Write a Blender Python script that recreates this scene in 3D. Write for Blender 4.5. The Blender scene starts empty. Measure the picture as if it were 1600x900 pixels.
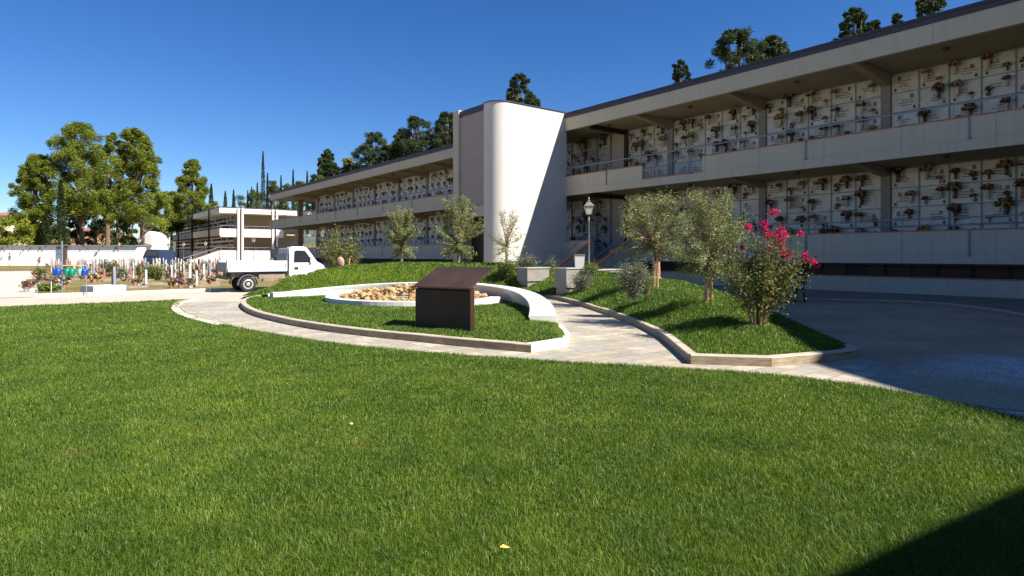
import bpy, math, random
import numpy as np
from mathutils import Vector, Matrix
C = bpy.context.scene
col = C.collection
R = math.radians
random.seed(7)
rng = np.random.default_rng(7)

# ------------------------------------------------------------------ camera, sky, sun
H = 1.4                      # eye height
F = 950.0                    # focal length in photo pixels
cam_d = bpy.data.cameras.new('camera'); cam = bpy.data.objects.new('camera', cam_d); col.objects.link(cam)
cam_d.sensor_width = 36; cam_d.lens = 36 * F / 1600
cam_d.shift_y = -51 / 1600
cam_d.clip_end = 9000; cam_d.clip_start = 0.05
cam.location = (0, 0, H); cam.rotation_euler = (R(90), 0, 0)
C.camera = cam
SUN = Vector((.88, -.476, 1.0)).normalized()
world = bpy.data.worlds.new('World'); C.world = world; world.use_nodes = True
wn = world.node_tree; bg = wn.nodes['Background']
sky = wn.nodes.new('ShaderNodeTexSky'); sky.sky_type = 'NISHITA'; sky.sun_disc = False
sky.sun_elevation = math.asin(SUN.z); sky.sun_rotation = math.atan2(SUN.x, SUN.y)
sky.altitude = 700; sky.air_density = 1.0; sky.dust_density = 0.05; sky.ozone_density = 6.0
hs_ = wn.nodes.new('ShaderNodeHueSaturation'); hs_.inputs['Saturation'].default_value = 1.22; hs_.inputs['Hue'].default_value = .509
wn.links.new(sky.outputs[0], hs_.inputs['Color']); wn.links.new(hs_.outputs[0], bg.inputs[0]); bg.inputs[1].default_value = 0.062
sl = bpy.data.lights.new('sun', 'SUN'); sl.energy = 4.8; sl.angle = R(.53); sl.color = (1, .95, .87)
so = bpy.data.objects.new('sun', sl); col.objects.link(so)
so.rotation_euler = SUN.to_track_quat('Z', 'Y').to_euler()
C.view_settings.view_transform = 'Standard'; C.view_settings.look = 'None'
C.view_settings.exposure = 1.15; C.view_settings.gamma = 1

# ------------------------------------------------------------------ helpers
n_ = np.array([.7889, .6145]); d_ = np.array([-.6145, .7889])    # building grid: into the facade, along the facade
def SD(s, D, z=0.0): return (D*n_[0]+s*d_[0], D*n_[1]+s*d_[1], z)
def G(px, py, h=0.0):
    Y = (H-h)*F/(py-399.0); return ((px-800)/F*Y, Y, h)
def G2(px, py, h=0.0): return G(px, py, h)[:2]
def AT(px, Y, z=0.0): return ((px-800)/F*Y, Y, z)
ANG = math.atan2(d_[1], d_[0])      # rotation so that local +x runs along the facade (leftwards)
WL = {}                             # world location of every parent used while building

def tag(o, label=None, cat=None, group=None, kind=None):
    if label: o['label'] = label
    if cat: o['category'] = cat
    if group: o['group'] = group
    if kind: o['kind'] = kind
    return o
def empty(name, loc, label, cat, group=None):
    o = bpy.data.objects.new(name, None); col.objects.link(o); o.location = loc
    o.empty_display_size = .2
    WL[o.name] = np.array(loc, float)
    return tag(o, label, cat, group)
def link(name, me, parent=None, origin=None):
    o = bpy.data.objects.new(name, me); col.objects.link(o)
    if parent is not None: o.parent = parent
    return o
def copy_tree(o, parent=None):
    c = o.copy(); col.objects.link(c); c.parent = parent
    for ch in list(o.children): copy_tree(ch, c)
    return c

class MB:
    def __init__(s): s.v = []; s.f = []; s.m = []; s.mi = 0
    def add(s, vs, fs):
        b = len(s.v); s.v.extend([tuple(map(float, v)) for v in vs])
        for f in fs: s.f.append([b+i for i in f]); s.m.append(s.mi)
        return s
    def hexa(s, p): # 8 pts: bottom 4 ccw, top 4
        return s.add(p, [(3,2,1,0),(4,5,6,7),(0,1,5,4),(1,2,6,5),(2,3,7,6),(3,0,4,7)])
    def box(s, x0, x1, y0, y1, z0, z1):
        return s.hexa([(x0,y0,z0),(x1,y0,z0),(x1,y1,z0),(x0,y1,z0),(x0,y0,z1),(x1,y0,z1),(x1,y1,z1),(x0,y1,z1)])
    def sd(s, s0, s1, D0, D1, z0, z1, z0b=None):
        # box in building grid; z0b lets the underside slope from D0 to D1
        zb = z0 if z0b is None else z0b
        return s.hexa([SD(s1,D0,z0),SD(s0,D0,z0),SD(s0,D1,zb),SD(s1,D1,zb),SD(s1,D0,z1),SD(s0,D0,z1),SD(s0,D1,z1),SD(s1,D1,z1)])
    def obox(s, c, ax, hx, hy, z0, z1):
        # oriented box: centre c(2), unit axis ax(2), half sizes
        ax = np.array(ax, float); ax /= np.linalg.norm(ax); ay = np.array([-ax[1], ax[0]]); c = np.array(c[:2], float)
        q = [c-ax*hx-ay*hy, c+ax*hx-ay*hy, c+ax*hx+ay*hy, c-ax*hx+ay*hy]
        return s.hexa([(a[0],a[1],z0) for a in q]+[(a[0],a[1],z1) for a in q])
    def prism(s, poly, z0, z1, cap=True):
        k = len(poly); vs = [(p[0],p[1],z0) for p in poly]+[(p[0],p[1],z1) for p in poly]
        fs = [(i,(i+1)%k,k+(i+1)%k,k+i) for i in range(k)]
        if cap: fs += [tuple(range(k-1,-1,-1)), tuple(range(k,2*k))]
        return s.add(vs, fs)
    def tube(s, pts, r, seg=8, cap=True):
        pts = [Vector(p) for p in pts]; n = len(pts)
        rs = r if isinstance(r, (list, tuple)) else [r]*n
        b = len(s.v); vs = []; prev = None
        for i, p in enumerate(pts):
            t = (pts[min(i+1,n-1)]-pts[max(i-1,0)]).normalized()
            if prev is None:
                u = t.orthogonal().normalized()
            else:
                u = (prev-t*prev.dot(t)); u = u.normalized() if u.length > 1e-6 else t.orthogonal().normalized()
            prev = u; w = t.cross(u)
            for k in range(seg):
                a = 2*math.pi*k/seg; vs.append(p+(u*math.cos(a)+w*math.sin(a))*rs[i])
        fs = [(i*seg+k, i*seg+(k+1)%seg, (i+1)*seg+(k+1)%seg, (i+1)*seg+k) for i in range(n-1) for k in range(seg)]
        if cap: fs += [tuple(range(seg-1,-1,-1)), tuple(range((n-1)*seg, n*seg))]
        return s.add(vs, fs)
    def lathe(s, prof, c=(0,0,0), seg=16, ax='z'):
        vs = []; n = len(prof)
        for r, z in prof:
            for k in range(seg):
                a = 2*math.pi*k/seg
                if ax == 'z': vs.append((c[0]+r*math.cos(a), c[1]+r*math.sin(a), c[2]+z))
                else: vs.append((c[0]+r*math.cos(a), c[1]+z, c[2]+r*math.sin(a)))
        fs = [(i*seg+k, i*seg+(k+1)%seg, (i+1)*seg+(k+1)%seg, (i+1)*seg+k) for i in range(n-1) for k in range(seg)]
        fs += [tuple(range(seg-1,-1,-1)), tuple(range((n-1)*seg, n*seg))]
        return s.add(vs, fs)
    def blob(s, c, r, rz=None, j=0.0, seg=6):
        rz = rz or r; prof = [(math.sin(math.pi*i/4)*r+1e-4, -math.cos(math.pi*i/4)*rz) for i in range(5)]
        b = len(s.v); s.lathe(prof, c, seg)
        if j:
            for i in range(b, len(s.v)):
                v = s.v[i]; s.v[i] = tuple(v[k]+random.uniform(-j,j) for k in range(3))
        return s
    def xf(s, M):
        s.v = [tuple(M @ Vector(v)) for v in s.v]; return s
    def mesh(s, name, mats, off=(0,0,0), smooth=False):
        me = bpy.data.meshes.new(name)
        off = np.array(off, float); v = np.array(s.v, float)-off
        me.from_pydata(v.tolist(), [], s.f)
        mats = mats if isinstance(mats, (list, tuple)) else [mats]
        for m in mats: me.materials.append(m)
        me.polygons.foreach_set('material_index', s.m)
        me.update()
        if smooth: me.shade_smooth()
        return me
    def build(s, name, mats, parent=None, smooth=False, bevel=0, loc=None):
        off = (0,0,0)
        if parent is not None: off = WL.get(parent.name, np.zeros(3))
        elif loc is not None: off = loc
        o = link(name, s.mesh(name, mats, off, smooth), parent)
        if parent is None and loc is not None: o.location = loc
        WL[o.name] = np.array(off, float)
        if bevel:
            b = o.modifiers.new('bevel', 'BEVEL'); b.width = bevel; b.segments = 2; b.limit_method = 'ANGLE'; b.angle_limit = R(40)
            b.use_clamp_overlap = True
        return o

def np_mesh(name, V, loops, sizes, mats, rnd=None):
    me = bpy.data.meshes.new(name)
    me.vertices.add(len(V)); me.vertices.foreach_set('co', np.ascontiguousarray(V, dtype=np.float32).ravel())
    me.loops.add(len(loops)); me.loops.foreach_set('vertex_index', np.ascontiguousarray(loops, dtype=np.int32))
    st = np.concatenate([[0], np.cumsum(sizes)[:-1]]).astype(np.int32)
    me.polygons.add(len(sizes)); me.polygons.foreach_set('loop_start', st)
    try: me.polygons.foreach_set('loop_total', np.asarray(sizes, dtype=np.int32))
    except Exception: pass
    for m in (mats if isinstance(mats, (list, tuple)) else [mats]): me.materials.append(m)
    me.update(calc_edges=True)
    if rnd is not None:
        a = me.attributes.new('rnd', 'FLOAT', 'POINT'); a.data.foreach_set('value', np.ascontiguousarray(rnd, dtype=np.float32))
    me.validate()
    return me

# ------------------------------------------------------------------ materials
def newmat(name):
    m = bpy.data.materials.new(name); m.use_nodes = True
    nt = m.node_tree; b = nt.nodes['Principled BSDF']; return m, nt, b
def N(nt, t, **kw):
    n = nt.nodes.new(t)
    for k, v in kw.items():
        if k in n.inputs: n.inputs[k].default_value = v
        else: setattr(n, k, v)
    return n
def ramp(nt, fac, stops):
    r = nt.nodes.new('ShaderNodeValToRGB'); e = r.color_ramp.elements
    while len(e) < len(stops): e.new(.5)
    for el, (p, c) in zip(e, stops):
        el.position = p; el.color = (*c, 1) if len(c) == 3 else c
    nt.links.new(fac, r.inputs[0]); return r.outputs[0]
def mixc(nt, f, a, b, mode='MIX'):
    n = nt.nodes.new('ShaderNodeMix'); n.data_type = 'RGBA'; n.blend_type = mode
    for i, x in ((0, f), (6, a), (7, b)):
        if hasattr(x, 'is_output'): nt.links.new(x, n.inputs[i])
        else: n.inputs[i].default_value = x if not isinstance(x, tuple) or len(x) == 4 else (*x, 1)
    return n.outputs[2]
def noise(nt, scale, detail=4, rough=.55, vec=None, dist=0):
    n = N(nt, 'ShaderNodeTexNoise', Scale=scale, Detail=detail, Roughness=rough, Distortion=dist)
    if vec is None:
        g = nt.nodes.new('ShaderNodeNewGeometry'); vec = g.outputs['Position']
    nt.links.new(vec, n.inputs['Vector']); return n.outputs['Fac']
def bump(nt, b, h, strength=.3, dist=.01):
    n = nt.nodes.new('ShaderNodeBump'); n.inputs['Strength'].default_value = strength; n.inputs['Distance'].default_value = dist
    nt.links.new(h, n.inputs['Height']); nt.links.new(n.outputs[0], b.inputs['Normal'])
def mapped(nt, rot=0, scale=(1,1,1), loc=(0,0,0)):
    g = nt.nodes.new('ShaderNodeNewGeometry'); m = nt.nodes.new('ShaderNodeMapping')
    m.inputs['Rotation'].default_value = (0,0,rot); m.inputs['Scale'].default_value = scale; m.inputs['Location'].default_value = loc
    nt.links.new(g.outputs['Position'], m.inputs['Vector']); return m.outputs[0]
def plain(name, c, rough=.6, metal=0, var=.12, sc=6, bmp=0, spec=.4):
    m, nt, b = newmat(name)
    f = noise(nt, sc, 5)
    lo = tuple(x*(1-var) for x in c); hi = tuple(min(1, x*(1+var)) for x in c)
    nt.links.new(ramp(nt, f, [(.3, lo), (.7, hi)]), b.inputs['Base Color'])
    b.inputs['Roughness'].default_value = rough; b.inputs['Metallic'].default_value = metal
    b.inputs['Specular IOR Level'].default_value = spec
    if bmp: bump(nt, b, noise(nt, sc*12, 4), bmp, .01)
    return m
def plaster(name, c, stain=.25):
    m, nt, b = newmat(name)
    f1 = noise(nt, .7, 5, .6); v = mapped(nt, 0, (3, 3, .35)); f2 = noise(nt, 1.6, 6, .6, v)
    base = ramp(nt, f1, [(.3, tuple(x*.94 for x in c)), (.7, c)])
    st = ramp(nt, f2, [(.5, (1,1,1)), (.75, (1-stain, 1-stain*1.06, 1-stain*1.2))])
    nt.links.new(mixc(nt, 1.0, base, st, 'MULTIPLY'), b.inputs['Base Color'])
    b.inputs['Roughness'].default_value = .85; b.inputs['Specular IOR Level'].default_value = .2
    bump(nt, b, noise(nt, 60, 4), .15, .01)
    return m
M = {}
M['wall'] = plaster('cream_render', (.47, .42, .335), .13)
M['fascia'] = plaster('cream_fascia', (.48, .425, .33), .12)
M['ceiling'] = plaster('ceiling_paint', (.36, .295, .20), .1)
M['white'] = plaster('white_render', (.66, .64, .59), .10)
M['tower'] = plaster('tower_render', (.56, .535, .48), .05)
M['roof'] = plain('roof_metal', (.045, .038, .05), .5, .0, .15, 2)
M['coping'] = plain('brick_coping', (.40, .15, .085), .8, 0, .25, 5)
M['rail'] = plain('grey_blue_rail', (.22, .26, .33), .45, .3, .08)
M['pillar'] = plain('pillar_paint', (.24,.225,.20), .8)
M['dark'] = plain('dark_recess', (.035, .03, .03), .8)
M['grey'] = plain('grey_stone_frame', (.23, .24, .26), .7)
M['black'] = plain('black_iron', (.02, .02, .022), .45, .5)
M['pole'] = plain('weathered_pole', (.20, .19, .17), .5, .4)
M['whitepaint'] = plain('white_car_paint', (.80, .80, .80), .28, 0, .03, 3, 0, .5)
M['tyre'] = plain('rubber', (.025, .025, .025), .85)
M['rim'] = plain('rim_silver', (.6, .6, .6), .35, .6)
M['bedgrey'] = plain('grey_steel', (.16, .17, .17), .5, .4)
M['chassis'] = plain('rust_chassis', (.22, .17, .11), .7, .1, .4, 4)
M['blue'] = plain('blue_stripe', (.05, .12, .35), .4)
M['dglass'] = plain('dark_glass', (.02, .025, .03), .08, 0, .1, 2, 0, .8)
M['skin'] = plain('skin', (.55, .28, .2), .6)
M['bark'] = plain('bark', (.16, .11, .075), .9, 0, .35, 9, .5)
M['olivebark'] = plain('olive_bark', (.33, .23, .13), .9, 0, .35, 14, .5)
M['woodstake'] = plain('wood_stake', (.50, .30, .13), .8, 0, .3, 10)
M['terracotta'] = plain('terracotta', (.42, .18, .10), .8)
M['vasegrey'] = plain('bronze_vase', (.10, .07, .045), .5, .4)
M['vasecream'] = plain('pale_vase', (.5, .42, .3), .6)
M['greenplastic'] = plain('green_plastic', (.0, .22, .12), .35, 0, .05)
M['bluePlastic'] = plain('blue_plastic', (.005, .06, .28), .35, 0, .05)
M['palegreen'] = plain('pale_green_plastic', (.22, .42, .36), .4, 0, .05)
M['yellow'] = plain('yellow_paint', (.80, .52, .12), .5, 0, .05)
M['tilebrown'] = plain('roof_tiles', (.33, .13, .08), .9, 0, .25, 3)
M['housewall'] = plain('peach_wall', (.62, .33, .20), .9, 0, .1, 1)
M['houseyellow'] = plain('pale_yellow_wall', (.75, .66, .42), .9, 0, .06, 1)
M['navy'] = plain('navy_paint', (.02, .035, .09), .35, 0, .1)
M['shirt'] = plain('dark_cloth', (.03, .02, .035), .9)
M['maroon'] = plain('maroon_cloth', (.07, .025, .035), .9)
M['beige'] = plain('beige_cloth', (.55, .43, .33), .9)
M['hair'] = plain('hair', (.03, .02, .015), .8)
M['greycloth'] = plain('grey_cloth', (.12, .11, .13), .9)

def marble():
    m, nt, b = newmat('white_marble')
    o = nt.nodes.new('ShaderNodeObjectInfo')
    f = noise(nt, 2.2, 6, .6, None, 1.2)
    base = ramp(nt, f, [(.35, (.50,.48,.44)), (.65, (.64,.62,.575))])
    t = ramp(nt, o.outputs['Random'], [(0, (.86,.83,.76)), (.5, (1,1,1)), (1, (.93,.91,.88))])
    nt.links.new(mixc(nt, 1.0, base, t, 'MULTIPLY'), b.inputs['Base Color'])
    b.inputs['Roughness'].default_value = .35
    return m
M['marble'] = marble()

def corten():
    m, nt, b = newmat('corten_steel')
    v = mapped(nt, 0, (6, 6, .8)); f = noise(nt, 1.5, 7, .7, v); f2 = noise(nt, 1.2, 4)
    a = ramp(nt, f, [(.3, (.014,.011,.010)), (.55, (.030,.020,.014)), (.8, (.065,.032,.016))])
    c = ramp(nt, f2, [(.45, (0,0,0)), (.7, (1,1,1))])
    nt.links.new(mixc(nt, c, a, (.055,.024,.012)), b.inputs['Base Color'])
    b.inputs['Roughness'].default_value = .55; b.inputs['Metallic'].default_value = .0; b.inputs['Specular IOR Level'].default_value = .3
    bump(nt, b, noise(nt, 80, 4), .2, .004)
    return m
M['corten'] = corten()
def cortentop():
    m, nt, b = newmat('corten_steel_top')
    f = noise(nt, 2.0, 7, .65)
    nt.links.new(ramp(nt, f, [(.3, (.032,.023,.020)), (.6, (.055,.033,.022)), (.8, (.09,.048,.024))]), b.inputs['Base Color'])
    b.inputs['Roughness'].default_value = .6; b.inputs['Specular IOR Level'].default_value = .25
    return m
M['cortentop'] = cortentop()

def brickmat():
    m, nt, b = newmat('brown_brick')
    g = nt.nodes.new('ShaderNodeTexCoord')
    mp = nt.nodes.new('ShaderNodeMapping'); nt.links.new(g.outputs['Object'], mp.inputs['Vector'])
    mp.inputs['Rotation'].default_value = (0, 0, -ANG)
    sx = nt.nodes.new('ShaderNodeSeparateXYZ'); nt.links.new(mp.outputs[0], sx.inputs[0])
    cx = nt.nodes.new('ShaderNodeCombineXYZ'); nt.links.new(sx.outputs[0], cx.inputs[0]); nt.links.new(sx.outputs[2], cx.inputs[1])
    br = N(nt, 'ShaderNodeTexBrick', Scale=1.0, Color1=(.34,.26,.245,1), Color2=(.28,.215,.21,1), Mortar=(.36,.31,.30,1))
    br.inputs['Mortar Size'].default_value = .008; br.inputs['Brick Width'].default_value = .25; br.inputs['Row Height'].default_value = .065
    nt.links.new(cx.outputs[0], br.inputs['Vector'])
    nt.links.new(br.outputs['Color'], b.inputs['Base Color']); b.inputs['Roughness'].default_value = .85
    bump(nt, b, br.outputs['Fac'], -.4, .01)
    return m
M['brick'] = brickmat()

def paving():
    m, nt, b = newmat('stone_paving')
    v = mapped(nt, -R(38), (1,1,1))
    br = N(nt, 'ShaderNodeTexBrick', Scale=1.0, Color1=(.0,.0,.0,1), Color2=(1,1,1,1), Mortar=(.5,.5,.5,1))
    br.inputs['Mortar Size'].default_value = .012; br.inputs['Brick Width'].default_value = .52; br.inputs['Row Height'].default_value = .27
    br.inputs['Bias'].default_value = 0; br.offset = .38; br.squash = .62; br.squash_frequency = 2
    nt.links.new(v, br.inputs['Vector'])
    tone = ramp(nt, br.outputs['Color'], [(0, (.34,.30,.235)), (.3, (.46,.385,.27)), (.6, (.37,.345,.295)), (1, (.54,.47,.36))])
    f = noise(nt, 9, 6, .6); f3 = noise(nt, 1.1, 4)
    mot = ramp(nt, f, [(.3, (.78,.76,.72)), (.6, (1,1,1))])
    c1 = mixc(nt, 1.0, tone, mot, 'MULTIPLY')
    c2 = mixc(nt, 1.0, c1, ramp(nt, f3, [(.35, (.80,.80,.82)), (.65, (1,1,1))]), 'MULTIPLY')
    fin = mixc(nt, br.outputs['Fac'], c2, (.24,.215,.17, 1))
    nt.links.new(fin, b.inputs['Base Color']); b.inputs['Roughness'].default_value = .8
    bump(nt, b, br.outputs['Fac'], -.5, .01)
    return m
M['paving'] = paving()

def gravel(name, c1, c2, patch=None, sc=90):
    m, nt, b = newmat(name)
    vo = N(nt, 'ShaderNodeTexVoronoi', Scale=sc); g = nt.nodes.new('ShaderNodeNewGeometry'); nt.links.new(g.outputs['Position'], vo.inputs['Vector'])
    bw = nt.nodes.new('ShaderNodeRGBToBW'); nt.links.new(vo.outputs['Color'], bw.inputs[0])
    st = ramp(nt, bw.outputs[0], [(.2, tuple(x*.7 for x in c1)), (.8, tuple(min(1,x*1.25) for x in c1))])
    f = noise(nt, .55, 6, .6)
    a = mixc(nt, ramp(nt, f, [(.4, (0,0,0)), (.62, (1,1,1))]), st, mixc(nt, .6, st, c2))
    if patch:
        # pale crushed stone spread round a spot
        mp = mapped(nt, 0, (1/2.2, 1/1.3, 0), (-patch[0]/2.2, -patch[1]/1.3, 0))
        ln = nt.nodes.new('ShaderNodeVectorMath'); ln.operation = 'LENGTH'; nt.links.new(mp, ln.inputs[0])
        ad = nt.nodes.new('ShaderNodeMath'); ad.operation = 'ADD'; nt.links.new(ln.outputs['Value'], ad.inputs[0])
        n2 = noise(nt, 1.6, 7, .7); mm = nt.nodes.new('ShaderNodeMath'); mm.operation = 'MULTIPLY'; mm.inputs[1].default_value = 1.6
        nt.links.new(n2, mm.inputs[0]); nt.links.new(mm.outputs[0], ad.inputs[1])
        pf = ramp(nt, ad.outputs[0], [(.95, (1,1,1)), (1.0, (.0,.0,.0))])
        md = nt.nodes.new('ShaderNodeMath'); md.operation = 'DIVIDE'; md.inputs[1].default_value = 1.9; nt.links.new(ad.outputs[0], md.inputs[0])
        pf = ramp(nt, md.outputs[0], [(.62, (1,1,1)), (.98, (0,0,0))])
        a = mixc(nt, pf, a, ramp(nt, bw.outputs[0], [(.2, (.28,.27,.26)), (.8, (.74,.72,.70))]))
    nt.links.new(a, b.inputs['Base Color']); b.inputs['Roughness'].default_value = .95
    b.inputs['Specular IOR Level'].default_value = .15
    bump(nt, b, vo.outputs['Distance'], .6, .02)
    return m
M['road'] = gravel('pale_road', (.52, .455, .37), (.47, .385, .285), None, 60)
M['gravel'] = gravel('courtyard_gravel', (.46, .35, .23), (.31, .225, .14), (6.9, 7.4), 70)
M['concrete'] = plain('concrete_strip', (.19, .155, .11), .9, 0, .15, 1.5, .3)
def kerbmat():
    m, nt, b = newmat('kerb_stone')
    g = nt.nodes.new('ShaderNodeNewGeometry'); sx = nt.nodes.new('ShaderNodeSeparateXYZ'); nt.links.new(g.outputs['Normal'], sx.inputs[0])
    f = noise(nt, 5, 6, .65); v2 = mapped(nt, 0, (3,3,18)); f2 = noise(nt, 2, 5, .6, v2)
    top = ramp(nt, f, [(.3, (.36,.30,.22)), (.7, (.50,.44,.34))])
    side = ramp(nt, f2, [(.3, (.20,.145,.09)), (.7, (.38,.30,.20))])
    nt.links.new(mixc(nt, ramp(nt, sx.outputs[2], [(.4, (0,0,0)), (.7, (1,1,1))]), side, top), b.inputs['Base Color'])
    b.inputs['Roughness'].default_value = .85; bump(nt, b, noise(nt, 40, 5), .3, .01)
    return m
M['kerb'] = kerbmat()
M['whitekerb'] = plain('pale_kerb', (.62, .56, .46), .85, 0, .2, 4, .3)
M['stone'] = None
def stonemat():
    m, nt, b = newmat('golden_stone')
    o = nt.nodes.new('ShaderNodeObjectInfo'); f = noise(nt, 14, 5, .6)
    a = ramp(nt, o.outputs['Random'], [(0, (.36,.21,.08)), (.5, (.48,.32,.14)), (1, (.56,.42,.23))])
    nt.links.new(mixc(nt, 1.0, a, ramp(nt, f, [(.3, (.75,.72,.68)), (.7, (1,1,1))]), 'MULTIPLY'), b.inputs['Base Color'])
    b.inputs['Roughness'].default_value = .9; return m
M['stone'] = stonemat()

def leafmat(name, dark, light, hi=None, trans=.35, rough=.55, patchscale=None, patch=None):
    m = bpy.data.materials.new(name); m.use_nodes = True; nt = m.node_tree
    b = nt.nodes['Principled BSDF']; out = nt.nodes['Material Output']
    at = nt.nodes.new('ShaderNodeAttribute'); at.attribute_name = 'rnd'
    stops = [(0, dark), (.75, light)] + ([(1, hi)] if hi else [])
    c = ramp(nt, at.outputs['Fac'], stops)
    if patchscale:
        f = noise(nt, patchscale, 5, .6)
        c = mixc(nt, ramp(nt, f, [(.50, (0,0,0)), (.72, (1,1,1))]), c, patch)
    nt.links.new(c, b.inputs['Base Color']); b.inputs['Roughness'].default_value = rough
    b.inputs['Specular IOR Level'].default_value = .25
    tr = nt.nodes.new('ShaderNodeBsdfTranslucent'); nt.links.new(c, tr.inputs['Color'])
    mx = nt.nodes.new('ShaderNodeMixShader'); mx.inputs[0].default_value = trans
    nt.links.new(b.outputs[0], mx.inputs[1]); nt.links.new(tr.outputs[0], mx.inputs[2]); nt.links.new(mx.outputs[0], out.inputs[0])
    return m
def grassmat(name, k=1.0):
    m = bpy.data.materials.new(name); m.use_nodes = True; nt = m.node_tree
    b = nt.nodes['Principled BSDF']; out = nt.nodes['Material Output']
    at = nt.nodes.new('ShaderNodeAttribute'); at.attribute_name = 'rnd'
    c = ramp(nt, at.outputs['Fac'], [(0, (.066,.124,.015)), (.45, (.122,.208,.023)), (.85, (.188,.278,.038)), (.955, (.26,.32,.08)), (1, (.46,.38,.19))])
    f1 = noise(nt, .55, 4, .6); f2 = noise(nt, 2.6, 4, .6)
    c = mixc(nt, 1.0, c, ramp(nt, f1, [(.36, (.70,.78,.74)), (.62, (1.14,1.07,1.0))]), 'MULTIPLY')
    c = mixc(nt, 1.0, c, ramp(nt, f2, [(.36, (.74,.82,.84)), (.66, (1.18,1.10,1.0))]), 'MULTIPLY')
    f3 = noise(nt, 1.15, 3, .5, mapped(nt, 0, (1,1,1), (13.1, 4.7, 0)))
    c = mixc(nt, ramp(nt, f3, [(.68, (0,0,0)), (.80, (.6,.6,.6))]), c, (.28,.22,.08, 1))
    nt.links.new(c, b.inputs['Base Color']); b.inputs['Roughness'].default_value = .45; b.inputs['Specular IOR Level'].default_value = .3
    tr = nt.nodes.new('ShaderNodeBsdfTranslucent'); nt.links.new(c, tr.inputs['Color'])
    mx = nt.nodes.new('ShaderNodeMixShader'); mx.inputs[0].default_value = .35
    nt.links.new(b.outputs[0], mx.inputs[1]); nt.links.new(tr.outputs[0], mx.inputs[2]); nt.links.new(mx.outputs[0], out.inputs[0])
    return m
M['grass'] = grassmat('lawn_blades')
def soilgrass():
    m, nt, b = newmat('turf_soil')
    f1 = noise(nt, 3, 6, .7); f2 = noise(nt, 60, 3)
    c = ramp(nt, f1, [(.3, (.055,.085,.010)), (.7, (.10,.14,.018))])
    c = mixc(nt, 1.0, c, ramp(nt, f2, [(.3, (.6,.6,.6)), (.7, (1.2,1.2,1.1))]), 'MULTIPLY')
    nt.links.new(c, b.inputs['Base Color']); b.inputs['Roughness'].default_value = 1; b.inputs['Specular IOR Level'].default_value = .05
    return m
M['turf'] = soilgrass()
def drygrass():
    m, nt, b = newmat('dry_grass')
    f1 = noise(nt, .5, 6, .65); f2 = noise(nt, 12, 4, .7)
    c = ramp(nt, f1, [(.3, (.10,.12,.03)), (.5, (.20,.17,.07)), (.7, (.34,.24,.12))])
    c = mixc(nt, 1.0, c, ramp(nt, f2, [(.3, (.7,.7,.65)), (.7, (1.15,1.12,1.1))]), 'MULTIPLY')
    nt.links.new(c, b.inputs['Base Color']); b.inputs['Roughness'].default_value = 1; b.inputs['Specular IOR Level'].default_value = .05
    bump(nt, b, f2, .8, .05)
    return m
M['dry'] = drygrass()
M['pine'] = leafmat('pine_needles', (.06,.095,.012), (.25,.29,.035), (.38,.40,.06), .45)
M['pinedark'] = leafmat('dark_pine_needles', (.018,.035,.014), (.065,.095,.028), (.12,.15,.04), .25)
M['cypress'] = leafmat('cypress_foliage', (.012,.024,.008), (.04,.062,.016), (.06,.09,.02), .2)
M['broad'] = leafmat('broadleaf', (.035,.055,.01), (.13,.155,.028), (.21,.22,.05))
M['lime'] = leafmat('lime_green_leaves', (.07,.10,.01), (.25,.28,.025), (.35,.36,.04))
M['autumn'] = leafmat('yellowing_leaves', (.08,.08,.015), (.28,.22,.03), (.4,.28,.05))
M['olive'] = leafmat('olive_leaves', (.085,.10,.03), (.29,.31,.115), (.52,.52,.29), .3)
M['myrtle'] = leafmat('myrtle_leaves', (.05,.065,.014), (.17,.19,.045), (.38,.25,.10), .3)
M['shrub'] = leafmat('shrub_leaves', (.05,.08,.015), (.17,.23,.05), (.30,.34,.14), .3)
M['rosemary'] = leafmat('silvery_shrub_leaves', (.07,.09,.05), (.20,.23,.14), (.36,.36,.26), .25)
M['pinkflower'] = leafmat('pink_blossom', (.34,.008,.06), (.62,.02,.13), (.78,.08,.24), .3)
FC = {'red': (.13,.035,.03), 'orange': (.22,.095,.035), 'yellow': (.31,.20,.04), 'pink': (.27,.11,.12), 'white': (.40,.37,.31), 'purple': (.12,.045,.11)}
for k, c in FC.items(): M['f_'+k] = plain(k+'_flowers', c, .7, 0, .25, 30)
M['leafgreen'] = plain('flower_leaves', (.025,.045,.018), .7, 0, .4, 30)
M['ink'] = plain('engraved_marks', (.09,.075,.06), .6)
M['photo'] = plain('portrait_plate', (.16,.12,.09), .3)
M['brownpipe'] = plain('brown_pipe', (.05,.02,.015), .6)
M['door'] = plain('dark_door', (.03,.02,.016), .5)
M['lampglass'] = plain('frosted_glass', (.62,.60,.50), .25, 0, .05)
M['houseglass'] = plain('shutter', (.12,.10,.08), .6)

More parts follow.
